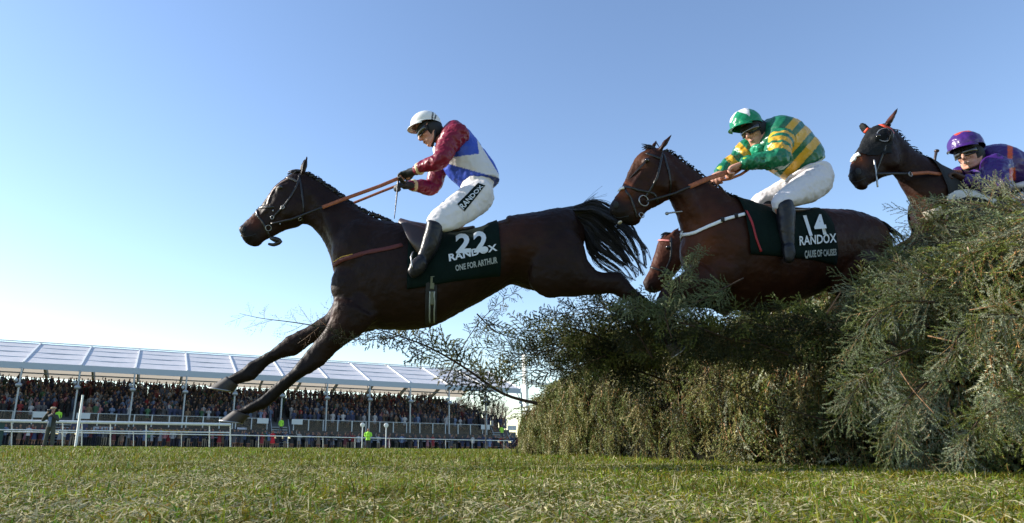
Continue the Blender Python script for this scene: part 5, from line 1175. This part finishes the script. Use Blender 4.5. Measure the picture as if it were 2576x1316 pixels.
# ================================================================ third horse, hooded, at the right
def horse_three():
    Y = 4.9; root = empty('horse', at(*E_(1200, 900), 5.0), 'dark bay horse in a black eye hood and orange browband, rising behind the fence', 'horse', 'race horses jumping the fence')
    a = Acc()
    a.loft(st(E_, Y, [(312, 575, 350, 668, .046, 4.86), (322, 520, 388, 715, .056, 4.86), (345, 465, 440, 690, .056, 4.87), (375, 405, 500, 655, .06, 4.88), (405, 345, 560, 625, .072, 4.89), (440, 280, 615, 610, .086, 4.9), (490, 235, 650, 600, .092, 4.9), (560, 222, 680, 590, .084, 4.92)]))
    a.loft(st(E_, 4.92, [(540, 225, 650, 600, .08), (635, 265, 690, 650, .08), (700, 340, 735, 715, .088), (790, 425, 780, 785, .10), (880, 490, 825, 850, .13), (980, 560, 860, 930, .17), (1060, 610, 890, 1010, .2, 4.98)]))
    a.loft(st(E_, 5.0, [(1000, 590, 870, 980, .19), (1120, 650, 920, 1090, .24), (1260, 700, 1000, 1180, .27), (1450, 750, 1120, 1230, .29), (1680, 770, 1320, 1250, .29, 5.05), (1950, 750, 1650, 1240, .29, 5.1), (2200, 790, 2000, 1200, .26, 5.15), (2330, 900, 2250, 1100, .14, 5.2)]), n=26)
    for s in (-1, 1):
        o = lambda x, y, d: at(*E_(x, y), Y) + Vector((0, s * d, 0))
        a.ell(o(570, 500, .06), (.085, .04, .09)); a.ell(o(470, 350, .072), (.035, .026, .03)); a.ell(o(345, 590, .045), (.026, .016, .028)); a.ell(at(*E_(990, 900), 5.0) + Vector((0, s * .14, 0)), (.12, .1, .24))
        # folded forelegs
        p0 = at(*E_(1000, 1060), 5.0) + Vector((0, s * .17, 0)); a.chain([p0, p0 + Vector((-.28, 0, -.12)), p0 + Vector((-.42, 0, -.16))], [.10, .065, .052]); a.chain([p0 + Vector((-.42, 0, -.16)), p0 + Vector((-.30, 0, -.30)), p0 + Vector((-.16, 0, -.42))], [.05, .034, .04])
        q0 = at(*E_(2150, 1050), 5.15) + Vector((0, s * .17, 0)); a.chain([q0, q0 + Vector((.12, 0, -.35)), q0 + Vector((.35, 0, -.55)), q0 + Vector((.5, 0, -.95))], [.15, .09, .055, .035])
    ear(a, at(*E_(590, 225), 4.84), at(*E_(676, 92), 4.84), .036); ear(a, at(*E_(448, 280), 4.97), at(*E_(380, 205), 4.99), .036)
    a.ell(at(*E_(400, 690), 4.86), (.04, .04, .03))
    red = [(at(*E_(345, 500), 4.85), .08, (.13, .04, .015)), (at(*E_(850, 850), 4.8), .18, (.05, .017, .007)), (at(*E_(620, 170), 4.84), .05, (.08, .03, .02))]
    body, bv = horse_body(a, 'horse_three', (.018, .007, .0045), (.008, .006, .005), [(at(*E_(335, 610), 4.86), .07)], root, coat('dark_bay_coat_b', .36), redpts=red)
    for s in (-1, 1): eye(at(*E_(480, 345), Y) + Vector((-.01, s * .085, 0)), root, .022)
    n_ = Acc()
    nostril(bv, root, *E_(375, 575), .026, 4.85); nostril(bv, root, *E_(296, 590), .012, 4.85); strap(bv, [E_(335, 655), E_(380, 650), E_(430, 625)], .006, 'mouth', M_HOOD, root, off=.001, th=.002, fallY=4.85)
    plaited_mane(root, pts(E_, 4.93, [(640, 262), (700, 335), (790, 420), (880, 485), (980, 555), (1050, 600)]), n=22, r=.012)
    # hood: shell over forehead and cheeks, offset from the coat
    co = [v.co.copy() for v in body.data.vertices]; sel = set(); no = [v.normal.copy() for v in body.data.vertices]
    P_ = np.array([tuple(v) for v in co]); x, y = pixz(P_, E_); md = (y < 480 - (x - 330) * .12) & (y > 215 - 0 * x) & (x > 280) & (x < 632) & (y + x * 0 > 195 + np.abs(x - 480) * .12)
    Cc = at(*E_(480, 350), 4.9); md &= np.linalg.norm(P_ - np.array(Cc), axis=1) < .21
    fs = [tuple(p.vertices) for p in body.data.polygons if all(md[i] for i in p.vertices)]; ids = sorted({i for f_ in fs for i in f_}); mp = {i: k for k, i in enumerate(ids)}
    h_ = Acc(); h_.add([co[i] + no[i] * .007 for i in ids], [tuple(mp[i] for i in f_) for f_ in fs]); ho = build(h_, 'eye_hood', mat('black_mesh_hood', (.008, .009, .010), rough=.7, spec=.2, bump=.4, bump_scale=40), root)
    for s in (-1, 1):
        cpos = at(*E_(500, 345), Y) + Vector((.0, s * .10, 0)); cup = Acc(); V = []
        for i in range(7):
            for jx in range(13):
                an = math.radians(-100 + 200 * jx / 12); ph = math.radians(15 + 70 * i / 6); V.append(cpos + Vector((.045 * math.cos(an) * math.sin(ph) + .03, s * .04 * math.cos(ph), .058 * math.sin(an) * math.sin(ph))))
        cup.add(V, [(i * 13 + jx, i * 13 + jx + 1, (i + 1) * 13 + jx + 1, (i + 1) * 13 + jx) for i in range(6) for jx in range(12)]); cu_ = build(cup, 'eye_cup', M_HOOD, ho); sm = cu_.modifiers.new('s', 'SOLIDIFY'); sm.thickness = .003
        ring(cpos + Vector((.012, s * .008, 0)), .055, .0028, 'cup_rim', mat('cup_rim_grey', (.25, .28, .33), rough=.3), ho, Vector((-.45, s * 1, 0)))
    strap(bv, [E_(432, 275), E_(448, 256), E_(475, 243), E_(520, 230), E_(570, 240), E_(605, 262), E_(628, 298)], .020, 'browband', mat('orange_browband', (.62, .06, .02), rough=.55), root, off=.014)
    strap(bv, [E_(318, 486), E_(345, 468), E_(385, 450)], .040, 'noseband', M_WHITE, root, off=.004, th=.012, fallY=4.85)
    b = Acc(); b.chain(pts(E_, 4.80, [(494, 490), (508, 580), (520, 692)]), [.006, .007, .006], n=6); build(b, 'bit_cheekpiece', M_STEEL, root)
    strap(bv, [E_(590, 320), E_(570, 420), E_(530, 520), E_(505, 590)], .014, 'bridle', M_LEATHER, root)
    band([at(*E_(515, 595), 4.78), at(*E_(640, 592), 4.78), at(*E_(770, 595), 4.77)], .022, 'rein', M_LEATHER, root); band([at(*E_(770, 595), 4.77), at(*E_(900, 585), 4.77), at(*E_(1000, 600), 4.78), at(*E_(1080, 620), 4.80)], .028, 'rein', M_TAN, root)
    ring(at(*E_(768, 597), 4.76), .018, .003, 'martingale_ring', M_STEEL, root, Vector((.4, -1, 0)))
    strap(bv, [E_(880, 912), E_(930, 893), E_(1000, 862)], .07, 'breast_girth', mat('cream_sheepskin', (.72, .64, .52), rough=.9, bump=.5, bump_scale=50), root, off=.012)
    X0 = at(*E_(1060, 800), 4.75).x; X1 = X0 + .45
    number_cloth(root, bv, X0, X1, at(*E_(1250, 930), 5.).z, at(*E_(1250, 980), 4.75).z, at(*E_(1250, 990), 4.75).z, 5.0, m=mat('dark_weight_cloth', (.012, .013, .015), rough=.8))
    strap(bv, [E_(1030, 790), E_(1090, 762), E_(1160, 750), E_(1240, 755), E_(1330, 780), E_(1400, 810)], .07, 'sheepskin_edge', mat('white_sheepskin', (.6, .6, .6), rough=.95, bump=.5, bump_scale=50), root, off=.02)
    return root, bv
h3, bv3 = horse_three()

def jockey_three():
    YC = 5.0; root = empty('person', at(*E_(1500, 600), YC), 'jockey in purple and orange silks and a purple helmet, crouched over the hooded horse', 'person', 'jockeys')
    c = at(*E_(1218, 462), 4.95); a = Acc(); f = Vector((-.88, -.45, -.22)); u = Vector((-.2, -.05, .97)); P, R = head_parts(a, c, f, u)
    a.chain([c - f.normalized() * .03 - u * .05, at(*E_(1310, 520), YC), at(*E_(1420, 540), YC), at(*E_(1600, 640), YC + .02), at(*E_(1800, 740), YC + .04)], [.055, .06, .12, .13, .13], n=14)
    sn, en, wn = at(*E_(1400, 540), 4.80), at(*E_(1420, 690), 4.70), at(*E_(1190, 640), 4.76); sf, ef, wf = at(*E_(1330, 560), 5.15), at(*E_(1220, 650), 5.2), at(*E_(1120, 580), 5.05)
    a.chain([sn, en], [.05, .04]); a.chain([en, wn], [.04, .027]); a.chain([sf, ef], [.05, .04]); a.chain([ef, wf], [.04, .027]); hn, hf_ = at(*E_(1085, 605), 4.78), at(*E_(1060, 590), 4.95)
    hipn, kn = at(*E_(1800, 760), 4.85), at(*E_(1540, 830), 4.74)
    for s in (0, 1):
        m2 = (lambda p: p) if s == 0 else (lambda p: Vector((p.x, 2 * YC - p.y, p.z))); a.chain([m2(hipn), m2(kn)], [.08, .05]); a.chain([m2(kn), m2(kn + Vector((.15, 0, -.33)))], [.05, .032]); a.chain([m2(kn + Vector((.15, 0, -.33))), m2(kn + Vector((.02, 0, -.40)))], [.03, .02])
        bt = Acc(); bt.chain([m2(kn), m2(kn + Vector((.05, -.0, -.12))), m2(kn + Vector((.15, 0, -.33)))], [.06, .06, .045]); bt.chain([m2(kn + Vector((.17, 0, -.34))), m2(kn + Vector((.02, 0, -.40)))], [.045, .03]); garment(bt, 'boot', M_BOOT, root, .008, 2, .002, 14, 22)
    link('body', remesh(a, 'rider_body', .0065, 2), M_SKIN, root); face_extras(root, P, R, smile=True)
    hm = mat('purple_silk_cap', (1, 1, 1), rough=.3, spec=.5, attr='tint', bump=.4, bump_scale=16, )
    helmet(root, at(*E_(1185, 385), 4.95), (-.90, -.40, -.10), (-.1, -.05, 1), (.128, .118, .122), hm, peak=.034, wrinkle=.004, poly=(E_, [([(1090, 300), (1140, 245), (1230, 250), (1228, 278), (1170, 274), (1115, 306)], (.55, .06, .012))], (.05, .012, .14)))
    j = Acc(); j.loft(st(E_, YC, [(1325, 392, 1290, 560, .09), (1400, 388, 1280, 640, .17), (1480, 420, 1340, 700, .2), (1570, 480, 1450, 720, .2), (1680, 560, 1560, 740, .19), (1800, 650, 1680, 780, .18)]), n=26)
    def jc(co):
        x, y = pixz(co, E_); c_ = np.tile(np.array([.038, .009, .12]), (len(co), 1)); c_[((x > 1515) & (x < 1562) & (y > 550) & (y < 645)) | ((y < 480) & (x > 1500) & (x < 1540))] = (.55, .07, .012); return c_
    silk = mat('purple_silk', (1, 1, 1), rough=.32, spec=.5, attr='tint', bump=.3, bump_scale=11)
    garment(j, 'silks_jacket', silk, root, .008, 3, .006, 7, 5, jc)
    for nm, (s0, e0, w0) in enumerate(((sn, en, wn), (sf, ef, wf))):
        k = Acc(); k.chain([s0 + Vector((.04, .02, .02)), s0.lerp(e0, .5), e0 + Vector((.01, 0, -.008)), e0.lerp(w0, .5), w0], [.098, .092, .075, .058, .042], n=16, sub=5); garment(k, 'sleeve', silk, root, .008, 2, .009, 10, 8 + nm, jc)
    g = Acc()
    for (w0, h0, sd) in ((wn, hn, Vector((0, 1, .6))), (wf, hf_, Vector((0, -1, .6)))): hand(g, w0, h0, (-.2, 0, -1), sd, 1.25)
    link('gloves', remesh(g, 'gloves', .006, 1), mat('brown_glove', (.05, .02, .012), rough=.6), root)
    b = Acc(); b.loft([(at(*E_(1900, 640), 5.0), at(*E_(1800, 800), 5.0), .16), (at(*E_(1800, 640), 4.95), at(*E_(1740, 850), 4.95), .17)])
    for s in (0, 1): m2 = (lambda p: p) if s == 0 else (lambda p: Vector((p.x, 2 * YC - p.y, p.z))); b.chain([m2(hipn), m2(hipn.lerp(kn, .5)), m2(kn)], [.11, .09, .06], n=16)
    b.loft([(at(*E_(1620, 660), 4.9), at(*E_(1600, 760), 4.9), .13), (at(*E_(1480, 690), 4.88), at(*E_(1490, 740), 4.88), .08)])
    br, bme = garment(b, 'breeches', M_WHITEB, root, .009, 3, .005, 9, 14)
    bb = bvh(bme); text_on(bb, 'RANDOX', [E_(1565, 705), E_(1740, 665), E_(1745, 715), E_(1572, 745)], 'lettering', M_CLOTH, br, off=.006, bold=.03, fallY=4.8)
    wh = Acc(); wh.chain(pts(E_, 4.95, [(965, 418), (952, 500), (975, 560), (1030, 600)]), [.011, .009, .008, .006], n=8); wh.ell(at(*E_(966, 422), 4.95), (.018, .018, .014)); t = build(wh, 'riding_whip', M_SADDLE); tag(t, 'brown whip with a knob end standing up beside the purple clad jockey\'s gloves', 'whip')
jockey_three()

# ================================================================ fourth horse, behind number 14, nose down
def horse_four():
    Y = 6.1; root = empty('horse', at(*LG(900, 300), Y), 'brown horse with a red browband, nose down behind the chest of number 14', 'horse', 'race horses jumping the fence')
    a = Acc()
    a.loft(st(LG, Y, [(478, 540, 560, 590, .045), (470, 490, 640, 560, .058), (505, 420, 690, 500, .062), (540, 340, 740, 430, .075), (570, 240, 800, 360, .095), (605, 150, 840, 270, .1), (690, 95, 870, 200, .09)]))
    a.loft(st(LG, Y, [(640, 110, 860, 290, .09), (800, 60, 960, 330, .10), (950, 10, 1020, 420, .13), (1100, -40, 1100, 520, .2), (1300, -30, 1300, 560, .25), (1600, -20, 1600, 540, .26), (1850, 60, 1850, 450, .2)]), n=24)
    ear(a, at(*LG(700, 110), 6.05), at(*LG(772, 42), 6.05), .036)
    for s in (-1, 1): a.ell(at(*LG(660, 230), Y) + Vector((0, s * .08, 0)), (.035, .026, .03)); p0 = at(*LG(1250, 400), Y) + Vector((0, s * .15, 0)); a.chain([p0, p0 + Vector((-.12, 0, -.2)), p0 + Vector((.1, 0, -.3)), p0 + Vector((.16, 0, -.28))], [.12, .06, .035, .04])
    for s in (-1, 1): p0 = at(*LG(1750, 350), Y) + Vector((0, s * .15, 0)); a.chain([p0, p0 + Vector((.1, 0, -.32)), p0 + Vector((.3, 0, -.6))], [.14, .07, .035])
    body, bv = horse_body(a, 'horse_four', (.06, .018, .008), (.02, .01, .008), [(at(*LG(500, 560), Y), .09)], root, coat('brown_coat', .4))
    br = strap(bv, [LG(598, 155), LG(640, 155), LG(690, 160)], .018, 'browband', mat('red_white_browband', (.55, .18, .16), rough=.5), root, off=.008, fallY=6.1)
    strap(bv, [LG(700, 130), LG(700, 300), LG(640, 430), LG(600, 480)], .018, 'bridle', M_LEATHER, root, fallY=6.1); strap(bv, [LG(530, 375), LG(600, 400), LG(700, 440)], .02, 'noseband', M_LEATHER, root, fallY=6.1)
    f_ = Acc()
    for k in range(24):
        p = at(*LG(690 + rnd.uniform(-20, 20), 95), Y + rnd.uniform(-.04, .04)); q = at(*LG(610 + rnd.uniform(0, 60), 125 + rnd.uniform(-20, 20)), Y + rnd.uniform(-.05, .05)); f_.chain([p, p.lerp(q, .5) + Vector((0, 0, .015)), q], [.008, .006, .002], n=4)
    build(f_, 'forelock', M_HAIR, root); eye(at(*LG(645, 235), Y) + Vector((0, -.095, 0)), root)
horse_four()
# ================================================================ loose boughs
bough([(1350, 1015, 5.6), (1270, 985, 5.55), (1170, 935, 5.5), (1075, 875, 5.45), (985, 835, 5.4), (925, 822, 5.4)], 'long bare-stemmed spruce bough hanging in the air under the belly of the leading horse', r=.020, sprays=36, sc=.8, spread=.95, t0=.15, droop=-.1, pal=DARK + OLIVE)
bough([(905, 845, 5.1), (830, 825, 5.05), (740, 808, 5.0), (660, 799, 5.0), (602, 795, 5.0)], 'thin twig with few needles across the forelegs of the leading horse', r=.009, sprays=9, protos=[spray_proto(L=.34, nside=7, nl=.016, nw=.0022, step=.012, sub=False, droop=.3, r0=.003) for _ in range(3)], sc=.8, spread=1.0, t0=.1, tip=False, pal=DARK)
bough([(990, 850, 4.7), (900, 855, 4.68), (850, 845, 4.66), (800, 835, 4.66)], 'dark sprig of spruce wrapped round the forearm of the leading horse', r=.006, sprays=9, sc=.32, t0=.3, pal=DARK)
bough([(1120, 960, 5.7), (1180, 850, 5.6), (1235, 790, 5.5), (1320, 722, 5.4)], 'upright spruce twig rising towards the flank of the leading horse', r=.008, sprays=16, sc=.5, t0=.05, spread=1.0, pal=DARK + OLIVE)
bough([(1200, 790, 5.4), (1260, 830, 5.5), (1340, 880, 5.6), (1420, 930, 5.8)], 'forked spruce twig left of the dark tangle of boughs', r=.009, sprays=16, sc=.45, t0=.0, spread=1.0, pal=DARK + OLIVE)
for k, (p, lab, n) in enumerate([
    ([(1620, 900, 5.6), (1500, 850, 5.5), (1400, 820, 5.4), (1310, 830, 5.3)], 'uppermost brown-tipped bough of the dark tangle left of number 14', 22),
    ([(1640, 860, 5.7), (1560, 800, 5.5), (1480, 780, 5.4), (1380, 790, 5.3)], 'pointed bough of the tangle just below the hock of the leading horse', 20),
    ([(1650, 930, 5.8), (1540, 890, 5.6), (1430, 880, 5.5), (1320, 890, 5.4), (1240, 870, 5.4)], 'long bough reaching furthest left from the dark tangle', 28),
    ([(1680, 960, 5.9), (1580, 930, 5.7), (1470, 930, 5.6), (1360, 935, 5.5), (1290, 925, 5.5)], 'lowest bough of the dark tangle above the far hedge', 26),
    ([(1700, 880, 5.5), (1620, 840, 5.4), (1560, 790, 5.3), (1500, 762, 5.2)], 'bough of the tangle touching the trailing hind leg', 20),
    ([(1760, 900, 5.9), (1660, 880, 5.7), (1560, 870, 5.6), (1480, 850, 5.5)], 'dense bough in the middle of the dark tangle', 26)]):
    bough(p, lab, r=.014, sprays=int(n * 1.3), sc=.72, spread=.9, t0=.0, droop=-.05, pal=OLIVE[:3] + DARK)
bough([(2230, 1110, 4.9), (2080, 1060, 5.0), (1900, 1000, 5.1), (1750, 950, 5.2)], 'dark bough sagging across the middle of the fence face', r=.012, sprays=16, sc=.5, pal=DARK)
bough([(1870, 700, 4.42), (1800, 742, 4.42), (1720, 765, 4.42), (1640, 775, 4.42), (1585, 765, 4.42)], 'pale green spruce sprig blown across the chest of number 14', r=.008, sprays=26, protos=PB, sc=.55, t0=.1, spread=.55, droop=-.05, pal=[(.16, .20, .10), (.20, .23, .12), (.13, .17, .08)])
bough([(1690, 850, 4.4), (1665, 790, 4.4), (1690, 720, 4.4), (1745, 640, 4.4)], 'upright spruce sprig before the foreleg of number 14', r=.007, sprays=22, protos=PB, sc=.5, t0=.05, spread=.6, pal=[(.16, .20, .10), (.13, .17, .08), (.18, .21, .12)])
for (p, lab, n, sc, rr) in [
    ([(2600, 640, 4.1), (2480, 590, 4.15), (2400, 560, 4.2), (2320, 540, 4.25)], 'bough lying over the fence top in front of the hooded horse', 22, .62, .012),
    ([(2640, 560, 4.0), (2540, 530, 4.05), (2460, 515, 4.1), (2370, 505, 4.2)], 'highest bough on the fence top below the purple jockey', 20, .55, .012),
    ([(2576, 700, 3.9), (2450, 690, 3.95), (2330, 690, 4.0), (2240, 710, 4.05)], 'bough spilling left off the near shoulder of the fence', 24, .62, .014),
    ([(2500, 760, 3.9), (2380, 720, 4.0), (2300, 670, 4.1), (2235, 640, 4.2)], 'bough reaching up between number 14 and the hooded horse', 24, .6, .013),
    ([(2420, 860, 4.1), (2310, 810, 4.15), (2230, 770, 4.2), (2165, 740, 4.2)], 'bough lying over the hindquarters of number 14', 24, .58, .013),
    ([(2330, 640, 4.4), (2290, 620, 4.5), (2300, 570, 4.6), (2312, 520, 4.6)], 'thin brown twig standing up beside the breast of the hooded horse', 5, .25, .007),
    ([(2700, 620, 3.8), (2640, 540, 3.85), (2560, 500, 3.9), (2520, 470, 4.0)], 'bough poking up at the right edge of the picture', 18, .5, .012),
    ([(2300, 900, 4.3), (2200, 830, 4.3), (2120, 800, 4.3), (2070, 820, 4.3)], 'bough hanging below the saddle cloth of number 14', 22, .5, .012),
    ([(2500, 640, 4.15), (2420, 620, 4.2), (2350, 600, 4.3), (2290, 620, 4.35)], 'second bough from the top in front of the hooded horse', 22, .55, .012)]:
    bough(p, lab, r=rr, sprays=n, protos=PN, sc=sc, t0=.0, spread=.8, pal=BLUE)
# bare tan stems lying on the landing face
M_STEM = mat('fresh_cut_stem', (.26, .14, .065), rough=.7, noise_amt=.3, noise_scale=40)
for (p, r, lab) in [([(2335, 845, 3.9), (2440, 870, 3.75), (2530, 905, 3.7), (2620, 915, 3.68)], .0045, 'long tan stem slanting down across the near face of the fence'), ([(2080, 790, 4.4), (2096, 764, 4.4), (2115, 735, 4.4)], .007, 'broken pale stub standing below the hindquarters of number 14'),
    ([(2262, 930, 3.72), (2300, 985, 3.66), (2350, 1040, 3.6)], .0035, 'short tan stem hanging low on the left of the near face'), ([(2440, 780, 3.66), (2500, 770, 3.6), (2580, 752, 3.56)], .0035, 'thin tan stem slanting up to the right edge on the near face')]:
    a = Acc(); P = pts(lambda x, y: (x, y), 4, p); a.chain(P, [r, r * .8, r * .6, r * .3][:len(P)], n=7, sub=4)
    for k in range(6): q = P[0].lerp(P[-1], rnd.uniform(.1, .8)); a.chain([q, q + Vector((rnd.uniform(.02, .09), -.01, rnd.uniform(-.07, .05)))], [r * .5, r * .15], n=5)
    t = build(a, 'cut_stem', M_STEM); tag(t, lab, 'stem', 'bare stems on the fence')
# whippy brown stem at the far end of the fence
bough([(1290, 1175, 11.5), (1285, 1120, 11.5), (1268, 1060, 11.5), (1262, 1000, 11.5)], 'thin reddish stem standing against the far left end of the fence', r=.012, sprays=10, protos=[spray_proto(L=.5, nside=6, nl=.02, nw=.003, step=.03, sub=False) for _ in range(2)], sc=.7, pal=[(.2, .13, .06)], tip=False)

# the rest of the dark tangle: smaller boughs thrown up along the top of the fence
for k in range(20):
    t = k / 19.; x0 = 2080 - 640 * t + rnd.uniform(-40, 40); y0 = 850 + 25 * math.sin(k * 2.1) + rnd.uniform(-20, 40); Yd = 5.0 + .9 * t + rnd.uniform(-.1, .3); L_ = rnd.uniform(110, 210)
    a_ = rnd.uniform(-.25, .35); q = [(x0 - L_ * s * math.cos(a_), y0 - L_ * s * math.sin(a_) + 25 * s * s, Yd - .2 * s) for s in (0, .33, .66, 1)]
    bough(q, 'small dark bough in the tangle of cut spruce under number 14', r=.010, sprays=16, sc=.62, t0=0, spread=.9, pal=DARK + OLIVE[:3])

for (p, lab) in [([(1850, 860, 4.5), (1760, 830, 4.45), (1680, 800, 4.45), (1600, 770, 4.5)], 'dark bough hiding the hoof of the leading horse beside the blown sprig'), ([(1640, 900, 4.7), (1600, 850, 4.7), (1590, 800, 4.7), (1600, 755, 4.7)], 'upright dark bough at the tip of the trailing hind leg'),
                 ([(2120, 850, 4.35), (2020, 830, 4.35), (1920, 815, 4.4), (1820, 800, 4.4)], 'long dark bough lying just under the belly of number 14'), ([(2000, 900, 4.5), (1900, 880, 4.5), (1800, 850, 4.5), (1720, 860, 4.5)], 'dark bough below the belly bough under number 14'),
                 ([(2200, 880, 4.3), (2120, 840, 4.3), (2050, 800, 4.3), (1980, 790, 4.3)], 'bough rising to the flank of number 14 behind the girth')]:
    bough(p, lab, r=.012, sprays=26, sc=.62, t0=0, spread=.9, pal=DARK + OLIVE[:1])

# ragged tips on the sunlit near shoulder of the fence
for (p, lab) in [([(2350, 760, 3.85), (2270, 760, 3.82), (2200, 800, 3.8), (2150, 860, 3.8)], 'pale bough drooping over the left edge of the near fence shoulder'), ([(2600, 800, 3.6), (2500, 790, 3.58), (2420, 830, 3.55), (2370, 900, 3.55)], 'pale sunlit bough arching down the near face at the right'),
                 ([(2400, 960, 3.7), (2330, 970, 3.68), (2270, 1030, 3.65), (2240, 1100, 3.65)], 'pale bough hanging towards the turf on the near face'), ([(2620, 1000, 3.5), (2540, 1000, 3.48), (2470, 1050, 3.45), (2430, 1130, 3.45)], 'pale bough hanging to the turf in the lower right corner of the fence'),
                 ([(2290, 880, 3.9), (2220, 900, 3.88), (2160, 960, 3.85), (2130, 1030, 3.85)], 'pale bough hanging beside the dark hollow in the fence')]:
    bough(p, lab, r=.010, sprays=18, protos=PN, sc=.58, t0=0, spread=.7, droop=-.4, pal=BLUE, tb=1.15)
